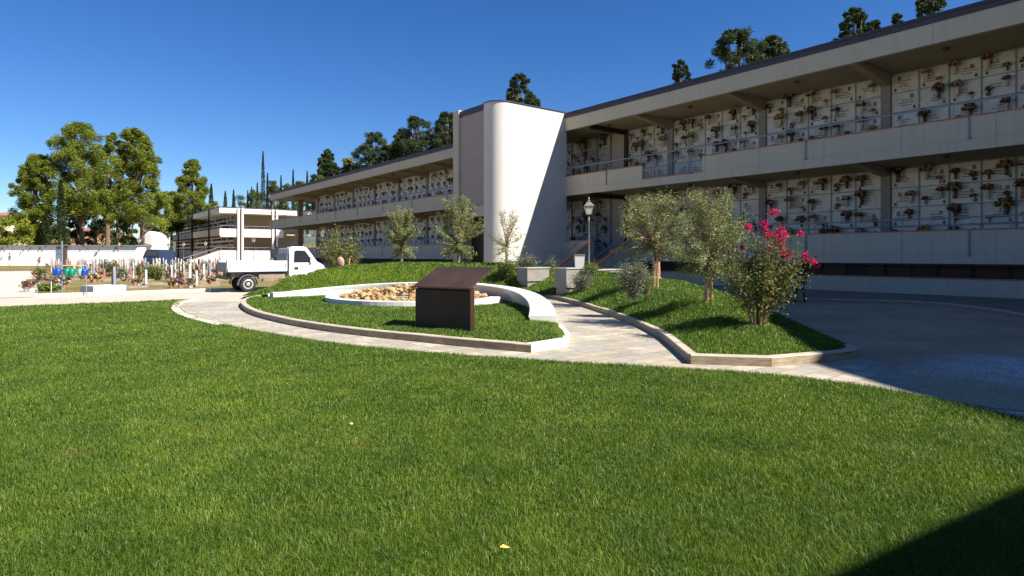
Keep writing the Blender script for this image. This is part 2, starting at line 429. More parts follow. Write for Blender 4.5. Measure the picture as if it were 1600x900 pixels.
# ------------------------------------------------------------------ polygon tools
def inpoly(X, Y, poly):
    X = np.asarray(X); Y = np.asarray(Y); ins = np.zeros(X.shape, bool); k = len(poly); j = k-1
    for i in range(k):
        xi, yi = poly[i][:2]; xj, yj = poly[j][:2]
        c = ((yi > Y) != (yj > Y)) & (X < (xj-xi)*(Y-yi)/(yj-yi+1e-12)+xi)
        ins ^= c; j = i
    return ins
def edgedist(X, Y, poly):
    best = np.full(np.shape(X), 1e9); k = len(poly)
    for i in range(k):
        a = np.array(poly[i][:2]); b = np.array(poly[(i+1) % k][:2]); ab = b-a; L = (ab**2).sum()+1e-12
        t = np.clip(((X-a[0])*ab[0]+(Y-a[1])*ab[1])/L, 0, 1)
        best = np.minimum(best, np.hypot(X-a[0]-t*ab[0], Y-a[1]-t*ab[1]))
    return best
def spline(pts, sub=6, closed=False):
    P = [np.array(p, float) for p in pts]; n = len(P); out = []
    rngi = range(n if closed else n-1)
    for i in rngi:
        if closed: p0, p1, p2, p3 = P[(i-1) % n], P[i], P[(i+1) % n], P[(i+2) % n]
        else: p0, p1, p2, p3 = P[max(i-1,0)], P[i], P[i+1], P[min(i+2,n-1)]
        for k in range(sub):
            t = k/sub
            out.append(.5*((2*p1)+(-p0+p2)*t+(2*p0-5*p1+4*p2-p3)*t*t+(-p0+3*p1-3*p2+p3)*t**3))
    if not closed: out.append(P[-1])
    return out
def sheet(name, poly, z, mat, kind='structure'):
    from mathutils.geometry import delaunay_2d_cdt
    P = []
    for p in poly:
        if not P or abs(p[0]-P[-1][0])+abs(p[1]-P[-1][1]) > 1e-4: P.append((float(p[0]), float(p[1])))
    if abs(P[0][0]-P[-1][0])+abs(P[0][1]-P[-1][1]) < 1e-4: P.pop()
    n = len(P); r = delaunay_2d_cdt([Vector(p) for p in P], [(i, (i+1) % n) for i in range(n)], [], 2, 1e-5)
    vs = [(v.x, v.y, z) for v in r[0]]; fs = []
    for f in r[2]:
        c = np.mean([vs[i][:2] for i in f], axis=0)
        if inpoly(np.array([c[0]]), np.array([c[1]]), P)[0]:
            a = [vs[i] for i in f]; ar = (a[1][0]-a[0][0])*(a[2][1]-a[0][1])-(a[2][0]-a[0][0])*(a[1][1]-a[0][1])
            fs.append(tuple(f) if ar > 0 else tuple(f)[::-1])
    me = bpy.data.meshes.new(name); me.from_pydata(vs, [], fs); me.materials.append(mat); me.update()
    o = link(name, me); o['kind'] = kind; return o

# ------------------------------------------------------------------ SETTING: ground sheets
sheet('ground', [(-4000,-600),(4000,-600),(4000,5000),(-4000,5000)], -.012, M['road'])
lawn_edge_px = [(300,468.5),(284,474),(281,480),(288,488),(310,497),(345,506),(400,517),(450,526),(520,536),(600,545),(680,552),(750,557),(830,562),(900,567),(980,571),(1050,576),(1130,580),(1200,586),(1260,592),(1300,597),(1360,605),(1430,618),(1520,637),(1600,656)]
le = [G2(*p) for p in lawn_edge_px]
le = spline(le, 3) + [np.array((6.5, 4.1)), np.array((8.2, 2.6)), np.array((9.5, -2.0))]
lawn_poly = [tuple(SD(21.4, -22)[:2]), tuple(SD(21.4, -.5)[:2])] + [tuple(SD(21.3, 2.2)[:2])] + [tuple(p) for p in le] + [(9.5,-12), (-30,-12)]
sheet('lawn', lawn_poly, .004, M['turf'])
# courtyard gravel
gr_poly = [G2(1320,590), G2(1480,628), (6.5,4.1), (8.2,2.6), (9.5,-2), (9.5,-12), (34,-12), (30,12), tuple(SD(-6,24)[:2]), tuple(SD(30,24)[:2]), tuple(SD(25,15)[:2]), (3,24), (3,9)]
sheet('gravel_yard', gr_poly, -.006, M['gravel'])
pv = [tuple(p) for p in spline([G2(*p) for p in lawn_edge_px[1:-2]], 3)] + [G2(1440,600), G2(1400,575), G2(1345,558), (4,10), (3,20), (0,23), (-6,23), G2(390,469), G2(372,470.5), G2(300,471)]
sheet('paved_path', pv, -.002, M['paving'])
# strip in front of the right wing
fk = [SD(27,19)[:2], SD(20,18.6)[:2], G2(1180,470), G2(1240,471), G2(1300,472), G2(1380,474), G2(1440,476.5), G2(1500,482), G2(1560,490), G2(1600,497), (12.2,11.5)]
fks = [tuple(p) for p in spline(fk, 4)]
sheet('pavement', fks + [(17.6,14.2), SD(2,24)[:2], SD(27,24)[:2]], .06, M['concrete'])
# dry cemetery field and its side path
field = [SD(26.1,.0)[:2], SD(26.1,22.5)[:2], SD(80,22.5)[:2], SD(112,15)[:2], (-60,82.0), (-95,82.0), SD(72,.0)[:2]]
sheet('dry_field', field, .03, M['dry'])
sheet('side_path', [SD(26.1,-5)[:2], SD(26.1,-.15)[:2], SD(70,-.15)[:2], SD(70,-5)[:2]], .0, plain('pale_concrete', (.47,.42,.36), .9, 0, .1, 1))
sheet('rough_grass', [SD(70,-.1)[:2], SD(70,-30)[:2], (-110,60), (-140,82), (-95,82), SD(86,3)[:2]], .02, M['dry'])
sheet('far_ground', [(-500,84),(-500,900),(300,900),(60,200),SD(175,40)[:2],SD(174,12)[:2],(-52,84)], -.004, M['dry'])

# hillside behind the columbarium, distant hills
def terrain(name, xs, ys, fz, mat, tr=lambda a,b:(a,b)):
    V = []; F_ = []
    nx, ny = len(xs), len(ys)
    for j in ys:
        for i in xs:
            x, y = tr(i, j); V.append((x, y, fz(i, j)))
    for j in range(ny-1):
        for i in range(nx-1):
            a = j*nx+i; F_.append((a, a+1, a+nx+1, a+nx))
    me = bpy.data.meshes.new(name); me.from_pydata(V, [], F_); me.materials.append(mat); me.update(); me.shade_smooth()
    o = link(name, me); o['kind'] = 'structure'; return o
def hillz(s, D):
    t = max(0, min(1, (D-40)/110)); return -.1 + 11*t*t*(3-2*t) + (.5*math.sin(s*.07)+.4*math.sin(D*.11))*min(1, (D-40)/20)
terrain('hillside', np.linspace(-60, 330, 60), np.linspace(40, 300, 36), hillz, M['dry'], lambda s, D: SD(s, D)[:2])
def farz(x, y):
    e = max(0, 1-((y-1900)/600)**2); return -5 + e*(95+40*math.sin(x*.0021+1)+18*math.sin(x*.0067)+8*math.sin(x*.017))
terrain('distant_hills', np.linspace(-3200, 600, 120), np.linspace(1300, 2500, 14), farz, plain('far_forest', (.07,.10,.09), 1, 0, .3, .01))

# kerbs
def kerb_run(name, pts, w, z0, z1, mat, inward, seglen=1.0, gap=.008, parent=None):
    """stone kerb along a polyline, broken into stones; inward = +1 left of travel, -1 right"""
    P = [np.array(p[:2], float) for p in pts]
    L = [0]
    for a, b in zip(P, P[1:]): L.append(L[-1]+np.linalg.norm(b-a))
    tot = L[-1]
    def at(t):
        t = min(max(t, 0), tot); i = min(max(np.searchsorted(L, t, 'right')-1, 0), len(P)-2)
        f = (t-L[i])/max(L[i+1]-L[i], 1e-9); return P[i]+(P[i+1]-P[i])*f
    def nrm(t):
        a = at(t-.03); b = at(t+.03); v = b-a; v /= np.linalg.norm(v)+1e-12; return np.array([-v[1], v[0]])*inward
    mb = MB(); t = 0
    while t < tot-.02:
        e = min(t+seglen, tot); k = max(1, int((e-t)/.25)); dz = random.uniform(-.003, .003)
        ts = np.linspace(t+gap/2, e-gap/2, k+1)
        out = [at(x) for x in ts]; inn = [at(x)+nrm(x)*w for x in ts]; b = .012
        vs = []; 
        for o_, i_, x in zip(out, inn, ts):
            nn = nrm(x)
            vs += [(o_[0],o_[1],z0), (o_[0],o_[1],z1-b+dz), (o_[0]+nn[0]*b,o_[1]+nn[1]*b,z1+dz), (i_[0],i_[1],z1+dz), (i_[0],i_[1],z0)]
        fs = []
        for q in range(k):
            for r_ in range(4):
                a = q*5+r_; f = (a, a+5, a+6, a+1); fs.append(f if inward > 0 else f[::-1])
        fs += [(0,1,2,3,4), tuple(k*5+x for x in (4,3,2,1,0))]
        mb.add(vs, fs); t = e
    o = mb.build(name, mat, parent); 
    if parent is None: o['kind'] = 'structure'
    return o

# front island outline: kerb pixels (foot of the kerb)
isl_px = [(402,467),(384,471),(376,478),(384,487),(402,495),(430,502.5),(460,509),(500,516),(540,521.5),(590,527.5),(640,532.5),(690,538),(740,543),(790,547.5),(830,551)]
isl_front = [tuple(p) for p in spline([G2(*p) for p in isl_px], 3)]
isl_corner = [G2(886,541.2), (.88,10.3)]
# wall outline (outer edge) and its height
WO = [(-7.55,18.75,.22),(-6.3,19.75,.34),(-4.8,20.5,.44),(-3.2,20.6,.50),(-1.6,19.8,.53),(-.55,18.4,.52),(.15,16.9,.50),(.58,15.4,.46),(.80,14.0,.40),(.88,12.9,.32),(.86,11.9,.22)]
wo = spline(WO, 5)
isl_poly = isl_front + isl_corner + [(.88,11.6)] + [(p[0]-.02, p[1]-.02) for p in wo[::-1]] 
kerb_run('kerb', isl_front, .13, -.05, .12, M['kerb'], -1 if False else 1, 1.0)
def sgn_area(P): return sum(P[i][0]*P[(i+1)%len(P)][1]-P[(i+1)%len(P)][0]*P[i][1] for i in range(len(P)))/2

# right island kerb + mound outline
M_in = [(-8.7,19.55),(-7.6,20.7),(-6.2,21.7),(-4.4,22.3),(-2.4,22.0),(-.6,20.9),(.7,19.9)]
rk_px = [(862,467),(900,476),(935,487),(970,499),(1000,512),(1030,528),(1052,546),(1070,562),(1079,569)]
rk = [G2(*p) for p in rk_px]
rk2 = [G2(1079,569), G2(1205,573)]; rk3 = [G2(1205,573), G2(1330,562), G2(1341,556), G2(1335,551)]
back = [(5.05,9.4),(5.35,10.8),(5.75,12.6),(6.1,14.5),(6.35,16.3),(6.3,18.2),(5.8,20.5),(5.1,22.6),(4,25),(2,27.3),(-.5,28.8),(-2.6,28.6),(-4.5,26.8),(-6.8,24.6),(-8.2,23.3),(-9.0,22.0),(-9.1,20.8)]
mound_poly = [tuple(p) for p in spline(M_in, 4)] + [tuple(p) for p in spline(rk, 4)] + [rk3[0]] + rk3[1:] + [tuple(p) for p in spline(back, 4)]
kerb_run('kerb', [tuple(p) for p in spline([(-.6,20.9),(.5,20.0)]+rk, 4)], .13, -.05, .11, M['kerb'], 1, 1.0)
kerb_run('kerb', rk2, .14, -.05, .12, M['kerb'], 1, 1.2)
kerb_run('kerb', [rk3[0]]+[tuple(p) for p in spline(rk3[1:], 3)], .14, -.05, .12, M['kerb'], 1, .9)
kerb_run('kerb', [G2(830,551), G2(887,541.5)], .14, -.05, .125, M['whitekerb'], 1, .5)
kerb_run('kerb', [G2(887,541.5), (.98,10.4), (.95,11.55)], .12, -.05, .10, M['whitekerb'], 1, .5)
kerb_run('kerb', [tuple(p) for p in spline([G2(*p) for p in [(310,468.8),(296,470),(284,475),(281,481),(288,489),(312,498),(350,507.5)]], 3)], .2, -.03, .03, M['whitekerb'], -1, .6)
kerb_run('kerb', [SD(26.0, t)[:2] for t in np.arange(-.1, 22, .5)], .14, -.05, .10, M['whitekerb'], 1, 1.1, .02)
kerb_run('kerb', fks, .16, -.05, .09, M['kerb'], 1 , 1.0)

MH = [(-8.6,20.9,.30),(-7.7,22.1,.72),(-6.9,22.7,.88),(-5.9,23.3,1.0),(-4.6,24.5,1.08),(-3,24.4,1.08),(-1,24.3,1.06),(1.0,22.6,.92),(2.7,20.2,.80),(4.0,18,.64),(4.9,16.6,.52),(4.4,13.5,.52),(3.7,11.7,.48),(3.9,9.8,.26),(3.3,8.7,.17),(4.3,8.8,.16),(3.0,10.3,.36),(3.0,14,.48),(2.4,17,.50),(1.5,18.8,.34),(.9,20.6,.40),(-2,26.5,.8),(2.5,25.5,.6)]
MHa = np.array(MH)
def mound_z(X, Y):
    X = np.asarray(X, float); Y = np.asarray(Y, float)
    w = 1/(((X[...,None]-MHa[:,0])**2+(Y[...,None]-MHa[:,1])**2)+.05)**1.5
    hc = (w*MHa[:,2]).sum(-1)/w.sum(-1)
    e = np.clip(edgedist(X, Y, mound_poly)/1.25, 0, 1); e = e*e*(3-2*e)*.6+e*.4
    return .09+(hc-.09)*e
isl_flat = [p for p in isl_poly]
def isl_z(X, Y):
    e = np.clip(edgedist(np.asarray(X, float), np.asarray(Y, float), isl_flat)/2.2, 0, 1)
    return .10+.05*e
def fieldmesh(name, poly, fz, step, mat):
    xs = [p[0] for p in poly]; ys = [p[1] for p in poly]
    import bmesh
    gx, gy = np.meshgrid(np.arange(min(xs)-step, max(xs)+step*2, step), np.arange(min(ys)-step, max(ys)+step*2, step))
    Z = fz(gx, gy); ins = inpoly(gx, gy, poly); d = edgedist(gx, gy, poly)
    sgn = np.where(ins, d, -d); nx = gx.shape[1]; V = np.stack([gx, gy, Z], -1).reshape(-1, 3)
    keep = (sgn > -step*1.01).reshape(-1)
    # pull outside vertices back to the outline
    P = np.array([p[:2] for p in poly]); 
    for i in np.where(keep & (~ins.reshape(-1)))[0]:
        v = V[i, :2]; best = None
        for k in range(len(P)):
            a = P[k]; b = P[(k+1) % len(P)]; ab = b-a; t = np.clip(((v-a)@ab)/((ab@ab)+1e-12), 0, 1); q = a+ab*t; dd = ((v-q)**2).sum()
            if best is None or dd < best[0]: best = (dd, q)
        V[i, :2] = best[1]; V[i, 2] = float(fz(np.array([best[1][0]]), np.array([best[1][1]]))[0])
    faces = []
    for j in range(gx.shape[0]-1):
        for i in range(nx-1):
            a = j*nx+i; q = (a, a+1, a+nx+1, a+nx)
            if all(keep[k] for k in q) and any(ins.reshape(-1)[k] for k in q): faces.append(q)
    me = bpy.data.meshes.new(name); me.from_pydata(V.tolist(), [], faces); me.materials.append(mat); me.update(); me.shade_smooth()
    o = link(name, me); o['kind'] = 'structure'; return o
fieldmesh('grass_mound', mound_poly, mound_z, .22, M['turf'])
fieldmesh('grass_island', isl_poly, isl_z, .22, M['turf'])

# ------------------------------------------------------------------ grass blades
def blades(X, Y, Z, h, w, rndv):
    n = len(X); a = rng.uniform(0, 2*np.pi, n); lean = rng.uniform(.1, .95, n)*h; la = rng.uniform(0, 2*np.pi, n)
    dx, dy = np.cos(a)*w/2, np.sin(a)*w/2; lx, ly = np.cos(la)*lean, np.sin(la)*lean
    V = np.empty((n, 5, 3))
    V[:,0] = np.stack([X-dx, Y-dy, Z-.005], 1); V[:,1] = np.stack([X+dx, Y+dy, Z-.005], 1)
    V[:,2] = np.stack([X-dx*.8+lx*.3, Y-dy*.8+ly*.3, Z+h*.6], 1); V[:,3] = np.stack([X+dx*.8+lx*.3, Y+dy*.8+ly*.3, Z+h*.6], 1)
    V[:,4] = np.stack([X+lx, Y+ly, Z+h*rng.uniform(.75, 1, n)], 1)
    b = (np.arange(n)*5)[:,None]
    lp = (b+np.array([0,1,3,2,2,3,4])[None,:]).ravel(); sz = np.tile([4,3], n)
    return V.reshape(-1,3), lp, sz, np.repeat(rndv, 5)
def scatter(poly, fz, zones, name, lab, cat, hscale=1.0, inset=0):
    Vs=[];Ls=[];Ss=[];Rs=[]; off=0
    xs=[p[0] for p in poly]; ys=[p[1] for p in poly]
    for (y0,y1,dens,h,w) in zones:
        ya, yb = max(y0, min(ys)), min(y1, max(ys))
        if yb <= ya: continue
        xa = max(min(xs), -.90*yb-1.2); xb = min(max(xs), .90*yb+1.2)
        k = int(dens*(xb-xa)*(yb-ya)); X = rng.uniform(xa,xb,k); Y = rng.uniform(ya,yb,k)
        m = inpoly(X,Y,poly) & (np.abs(X) < .90*Y+1.2)
        if inset: m &= edgedist(X,Y,poly) > inset*rng.uniform(.85,1.6,k)
        X=X[m]; Y=Y[m]
        # clumpy density
        Z = fz(X,Y); k=len(X)
        cl = .5+.25*np.sin(X*5.1+np.sin(Y*3.3)*2)+.25*np.sin(Y*6.7+np.sin(X*4.1)*2)
        hh = h*hscale*rng.uniform(.55,1.15,k)*(.8+.4*cl)
        r = np.clip(rng.normal(.45,.22,k)+(cl-.5)*.2,0,.93); straw = rng.random(k)<.018; r[straw]=1.0
        V,L,S,Q = blades(X,Y,Z,hh,w*rng.uniform(.7,1.2,k),r)
        Vs.append(V);Ls.append(L+off);Ss.append(S);Rs.append(Q);off+=len(V)
    me = np_mesh(name, np.concatenate(Vs), np.concatenate(Ls), np.concatenate(Ss), M['grass'], np.concatenate(Rs))
    o = link(name, me); tag(o, lab, cat, None, 'stuff'); return o
flat = lambda X,Y: np.full(len(X), .006)
scatter(lawn_poly, flat, [(1.9,3.2,21000,.046,.0026),(3.2,5,13500,.043,.0034),(5,7.5,7500,.040,.0046),(7.5,11,3800,.038,.0065),(11,16,1700,.038,.010),(16,24,600,.052,.022)],
        'lawn_grass', 'mown green grass of the wide lawn filling the lower half of the photo', 'grass')
scatter(isl_poly, isl_z, [(8,11,2600,.050,.009),(11,14,1700,.050,.011),(14,24,1000,.050,.016)], 'island_grass', 'short green grass on the oval bed around the rusty steel stand', 'grass', 1.0, .125)
scatter(mound_poly, mound_z, [(7,10,2800,.055,.009),(10,14,1900,.062,.012),(14,20,1100,.075,.016),(20,30,750,.085,.022)], 'mound_grass', 'green grass on the raised bed under the olive trees', 'grass', 1.0, .125)

# ------------------------------------------------------------------ FOLIAGE
ORD = ['first','second','third','fourth','fifth','sixth','seventh','eighth','ninth','tenth','eleventh','twelfth','thirteenth','fourteenth','fifteenth','sixteenth','seventeenth','eighteenth','nineteenth','twentieth','twenty-first','twenty-second','twenty-third','twenty-fourth','twenty-fifth','twenty-sixth','twenty-seventh','twenty-eighth','twenty-ninth','thirtieth','thirty-first','thirty-second','thirty-third','thirty-fourth','thirty-fifth','thirty-sixth','thirty-seventh','thirty-eighth','thirty-ninth','fortieth']

def leaves_mesh(name, C_, size, aspect, mat, rv=None, up=0.0):
    n = len(C_); u = rng.normal(size=(n,3)); u[:,2] = u[:,2]*(1-up)+up*np.abs(u[:,2]); u /= np.linalg.norm(u,axis=1)[:,None]
    t = rng.normal(size=(n,3)); v = np.cross(u,t); v /= np.linalg.norm(v,axis=1)[:,None]+1e-9
    L = (size*rng.uniform(.6,1.3,n))[:,None]; W = L*aspect
    V = np.empty((n,4,3)); V[:,0]=C_-u*L/2; V[:,1]=C_+v*W/2; V[:,2]=C_+u*L/2; V[:,3]=C_-v*W/2
    lp = np.arange(n*4); sz = np.full(n,4)
    if rv is None: rv = np.clip(rng.normal(.5,.25,n),0,1)
    return np_mesh(name, V.reshape(-1,3), lp, sz, mat, np.repeat(rv,4))
def cloud(centers, radii, per, flat_=1.0, shell=.55):
    out = []; rr = []
    for c, r in zip(centers, radii):
        k = max(3, int(per*(1 if np.isscalar(r) else 1))); u = rng.normal(size=(k,3)); u /= np.linalg.norm(u,axis=1)[:,None]
        q = (shell+(1-shell)*rng.random(k)**.7)[:,None]*r*rng.uniform(.75,1.15,k)[:,None]
        p = u*q; p[:,2] *= flat_; out.append(np.array(c)+p); b = rng.uniform(.3,.7); rr.append(np.clip(b+rng.normal(0,.18,k),0,1))
    return np.concatenate(out), np.concatenate(rr)
def crown_parts(root, pts, rv, size, aspect, mat, up=0.0):
    off = WL[root.name]; me = leaves_mesh('crown', pts-off, size, aspect, mat, rv, up); return link('crown', me, root)
def pine(px, Y, top_py, bot_py, halfw_px, z0=0, lean=0, seed=0, mat='pine', shape='round', nc=60, per=230, name='pine_tree', label='', group=None, crown_low=.35, leaf=.34):
    if mat == 'pinedark': halfw_px *= 1.3
    nc = int(nc*(2.6 if mat == 'pinedark' else 2.4))
    r_ = random.Random(seed); X = (px-800)/F*Y; zt = H+(399-top_py)*Y/F; hw = halfw_px*Y/F
    root = empty(name, (X, Y, z0), label, 'tree', group)
    ht = zt-z0; zb = H+(399-bot_py)*Y/F
    cs = []; rs = []
    for i in range(nc):
        t = r_.random(); 
        z = zb+(zt-zb)*t
        if shape == 'round': prof = (math.sin(math.pi*(.14+.80*t)))**.6*(.82+.3*math.sin(t*23+seed)*.5)
        elif shape == 'cone': prof = (1-t)**.7*1.0+.05
        else: prof = (1-t)**.38
        a = r_.uniform(0, 2*math.pi); q = math.sqrt(r_.uniform(.12, 1))*hw*prof*((1.0 if mat == 'pinedark' else .84)+.28*math.sin(a*2+t*9+seed)**2)
        rad = hw*r_.uniform(.12, .25)*(1-.55*t if shape != 'round' else 1-.35*t)
        cs.append((X+lean*t+math.cos(a)*q*.85, Y+math.sin(a)*q*.85, min(z, zt-rad*.6))); rs.append(rad)
    cs.append((X+lean, Y, zt-hw*.10)); rs.append(hw*.14)
    p, rv = cloud(cs, rs, int(per*1.15), 1.0, .25)
    leaf *= 1.3
    t = MB(); tr = max(.12, ht*.018)
    t.tube([(X,Y,z0-.3),(X+.1*tr,Y,z0+ht*.3),(X+lean*.5,Y,z0+ht*.62),(X+lean,Y,zt-hw*.45)], [tr*1.05, tr*.8, tr*.45, tr*.08], 8)
    for c, r in list(zip(cs, rs))[::4]:
        hz = z0+(c[2]-z0)*r_.uniform(.62, .85); f = (hz-z0)/ht
        t.tube([(X+lean*max(0,f-.3), Y, hz), ((X+c[0])/2, (Y+c[1])/2, (hz+c[2])/2-.1), c], [tr*.32, tr*.2, tr*.07], 5, False)
    t.build('trunk', M['bark'], root)
    crown_parts(root, p, rv, leaf, .22, M[mat], .5)
    return root
def cypress(px, Y, top_py, halfw_px, z0=0, seed=0, label='', group=None, mat='cypress'):
    X = (px-800)/F*Y; zt = H+(399-top_py)*Y/F; hw = halfw_px*Y/F; root = empty('cypress_tree', (X,Y,z0), label, 'tree', group)
    k = int(5200); t = rng.random(k)**.85; prof = np.where(t < .18, .55+.45*t/.18, (1-(t-.18)/.82)**.62)
    a = rng.uniform(0, 2*np.pi, k); wob = 1+.16*np.sin(a*3+t*17+seed)+.12*np.sin(a*5-t*31)
    q = hw*prof*wob*(rng.random(k)**.35)
    z = z0+.6+(zt-z0-.6)*t
    p = np.stack([X+np.cos(a)*q, Y+np.sin(a)*q, z], 1)
    rv = np.clip(.45+.25*np.sin(a*3+t*17+seed)+rng.normal(0,.18,k),0,1)
    MB().tube([(X,Y,z0-.3),(X,Y,z0+(zt-z0)*.8)], [.16,.04], 6).build('trunk', M['bark'], root)
    crown_parts(root, p, rv, max(.28,hw*.3), .35, M[mat], .6); return root
def bushy(px, Y, top_py, halfw_px, z0=0, seed=0, mat='broad', label='', group=None, per=170, nc=34, name='broadleaf_tree', leaf=.34):
    r_ = random.Random(seed); X = (px-800)/F*Y; zt = H+(399-top_py)*Y/F; hw = halfw_px*Y/F
    root = empty(name, (X,Y,z0), label, 'tree', group); ht = zt-z0; cs=[]; rs=[]
    for i in range(nc):
        t = r_.random()**.8; prof = math.sin(math.pi*(.22+.74*t))**.6; a = r_.uniform(0,6.28); q = math.sqrt(r_.random())*hw*prof*.85
        rad = hw*r_.uniform(.22,.38); cs.append((X+math.cos(a)*q, Y+math.sin(a)*q, min(z0+ht*(.22+.78*t), zt-rad*.7))); rs.append(rad)
    p, rv = cloud(cs, rs, per, .8, .4)
    t = MB(); t.tube([(X,Y,z0-.3),(X,Y,z0+ht*.4),(X+.2,Y,z0+ht*.8)], [ht*.022, ht*.016, ht*.004], 7)
    for c in cs[::3]: t.tube([(X,Y,z0+ht*.3), c], [ht*.01, ht*.002], 5, False)
    t.build('trunk', M['bark'], root); crown_parts(root, p, rv, leaf, .55, M[mat]); return root

# big umbrella-ish pines at left
pine(52, 98, 243, 375, 43, 0, 1.0, 1, label='leftmost big green pine rising behind the white wall', nc=95, group=None)
pine(128, 100, 194, 335, 60, 0, -.4, 2, label='tallest big pine with its bare forked trunk showing below the crown', nc=90)
pine(168, 104, 207, 335, 30, 0, 1.0, 21, label='slim pine crown leaning against the tallest pine on its right side', nc=46)
pine(222, 92, 201, 350, 54, 0, -1.2, 3, label='big pine with thick dark trunk standing beside the navy van', nc=85, shape='cone2')
pine(300, 125, 250, 345, 42, 0, 0, 4, label='conical bright green pine just left of the far columbarium block', nc=60, shape='cone', leaf=.4)
pine(268, 132, 300, 360, 30, 0, 0, 5, label='low pale pine crown spreading under the conical pine', nc=50)
for i, (px, Y, tp, hw, lb) in enumerate([(95, 92, 281, 10, 'dark narrow cypress between the two leftmost big pines'),(72, 96, 330, 9, 'short dark cypress below the leftmost big pine'),
        (330, 150, 287, 6, 'dark cypress peeking above the far block roof, left one of a pair'),(352, 165, 298, 5.5, 'blunt dark cypress above the roof of the far block'),(365, 165, 296, 4.5, 'cypress with a thin pointed tip above the far block roof'),
        (387, 190, 297, 3, 'tiny distant cypress right of the far block corner'),(393, 190, 292, 3, 'small distant cypress second in the little row of three'),(402, 185, 284, 4, 'slim distant cypress, rightmost in the little row of three'),(411, 150, 236, 5, 'tallest thin cypress standing out against the sky'),
        (418, 150, 270, 3.5, 'short cypress leaning on the tallest thin cypress'),(439, 150, 274, 3.5, 'slender cypress above the left end of the long roof'),(458, 140, 265, 3.6, 'slender cypress tip right of centre above the left end of the long roof'),(480, 135, 267, 3.6, 'small cypress tip just left of the feathery cedar')]):
    zz = 0 if px < 300 else 5.5
    cypress(px, Y, tp, hw, zz, i*1.7, lb)
for i, (px, Y, tp, hw, mt, lb) in enumerate([(120,108,318,20,'cypress','dark bush mass behind the trunk of the tallest pine'),(150,112,312,18,'cypress','dark evergreen shrub right of the forked pine trunk'),(183,108,300,20,'cypress','dark evergreen between the forked pine and the thick trunked pine'),
        (205,100,325,16,'broad','green bush left of the thick dark pine trunk'),(255,118,335,16,'broad','green bush behind the left end of the far block'),(20,93,338,30,'lime','bright yellow green tree above the left end of the white wall'),(60,110,350,14,'cypress','low dark bush under the leftmost pine'),
        (95,118,345,18,'broad','green bush seen low behind the narrow cypress'),(235,125,322,18,'cypress','dark tree behind the thick dark pine trunk'),(165,118,345,24,'broad','broad green hedge tree low behind the wall')]):
    bushy(px, Y, tp, hw, 0, i+50, mt, lb)
# wooded hillside behind the wings
hs = [(392,180,296,14,'broad'),(425,170,282,15,'broad'),(447,160,287,14,'broad'),(470,150,283,15,'broad'),(492,140,272,13,'pinedark'),(433,185,292,20,'broad'),(405,200,300,20,'broad'),(375,210,305,16,'broad')]
for i, (px,Y,tp,hw,mt) in enumerate(hs):
    bushy(px,Y,tp,hw,6,i+80,mt,['broad green hillside tree beside the tallest thin cypress','hillside tree crown just right of the tallest cypress','green hillside tree below the slender cypresses','green hillside tree right of the slender cypress tip','dark green tree left of the feathery cedar','far green crown filling the gap behind the slender cypresses','far green crown left of the tallest cypress','faint far crown above the sunlit end of the far block'][i], 'trees on the hillside')
pine(512,110,234,290,20,5,0,31,'pinedark','cone',46,150,'cedar_tree','feathery pointed cedar above the long roof',None,.3,.4)
bushy(545,105,247,17,4,91,'autumn','yellowing tree between the cedar and the dark pines')
bushy(612,100,226,13,4,92,'autumn','yellow-leaved tree squeezed between two dark pines above the left roof')
for i,(px,Y,tp,bt,hw,sh,lb) in enumerate([(583,98,208,300,28,'round','dark pine right of the yellowing tree above the left wing'),(528,112,262,310,18,'round','low dark pine beside the feathery cedar'),(628,92,207,280,20,'round','narrow dark pine right of the yellow-leaved tree'),(652,88,184,280,30,'round','broad dark pine, second left from the white tower'),
        (700,82,178,260,26,'round','dark pine touching the left edge of the white tower'),(812,70,117,200,26,'cone2','dark pine rising behind the white tower roof'),(832,72,150,190,16,'round','low pine tuft right behind the white tower roof'),(1062,60,95,170,17,'cone2','small pine top above the right roof, alone left of the wide pine'),
        (1150,56,50,170,44,'round','wide dark pine crown above the right wing roof'),(1205,58,60,150,30,'round','loose pine crown on the right flank of the wide pine'),(1335,50,14,120,28,'cone2','pine top above the right roof, between the wide pine and the frame corner'),(1362,52,34,110,16,'round','small tuft of pine just over the roof edge'),
        (1402,50,22,110,9,'round','tiny pine tip poking over the roof edge near the right'),(1455,46,-6,110,26,'round','pine top over the roof at the upper right corner')]):
    pine(px,Y,tp,bt,hw,5 if Y>60 else 2.5,0,100+i,'pinedark',sh,30 if hw<20 else 52,170,'pine_tree',lb,None,.3,.26)

for i,(px,tp) in enumerate([(500,282),(522,272),(545,266),(560,262),(580,246),(603,242),(620,236),(640,222),(668,214),(690,206),(708,200)]):
    (pine(px,104-i*2.0,tp-9-5*(i%2),tp+45,17,4,0,140+i,'pinedark','cone2',34,170,'pine_tree','pine top over the left wing roof, %s crown counting from the far end'%ORD[i],'trees on the hillside',.3,.3) if i%3 else bushy(px,104-i*2.0,tp-8,18,4,140+i,'broad','round leafy tree over the left wing roof, %s crown counting from the far end'%ORD[i],'trees on the hillside',150,30))
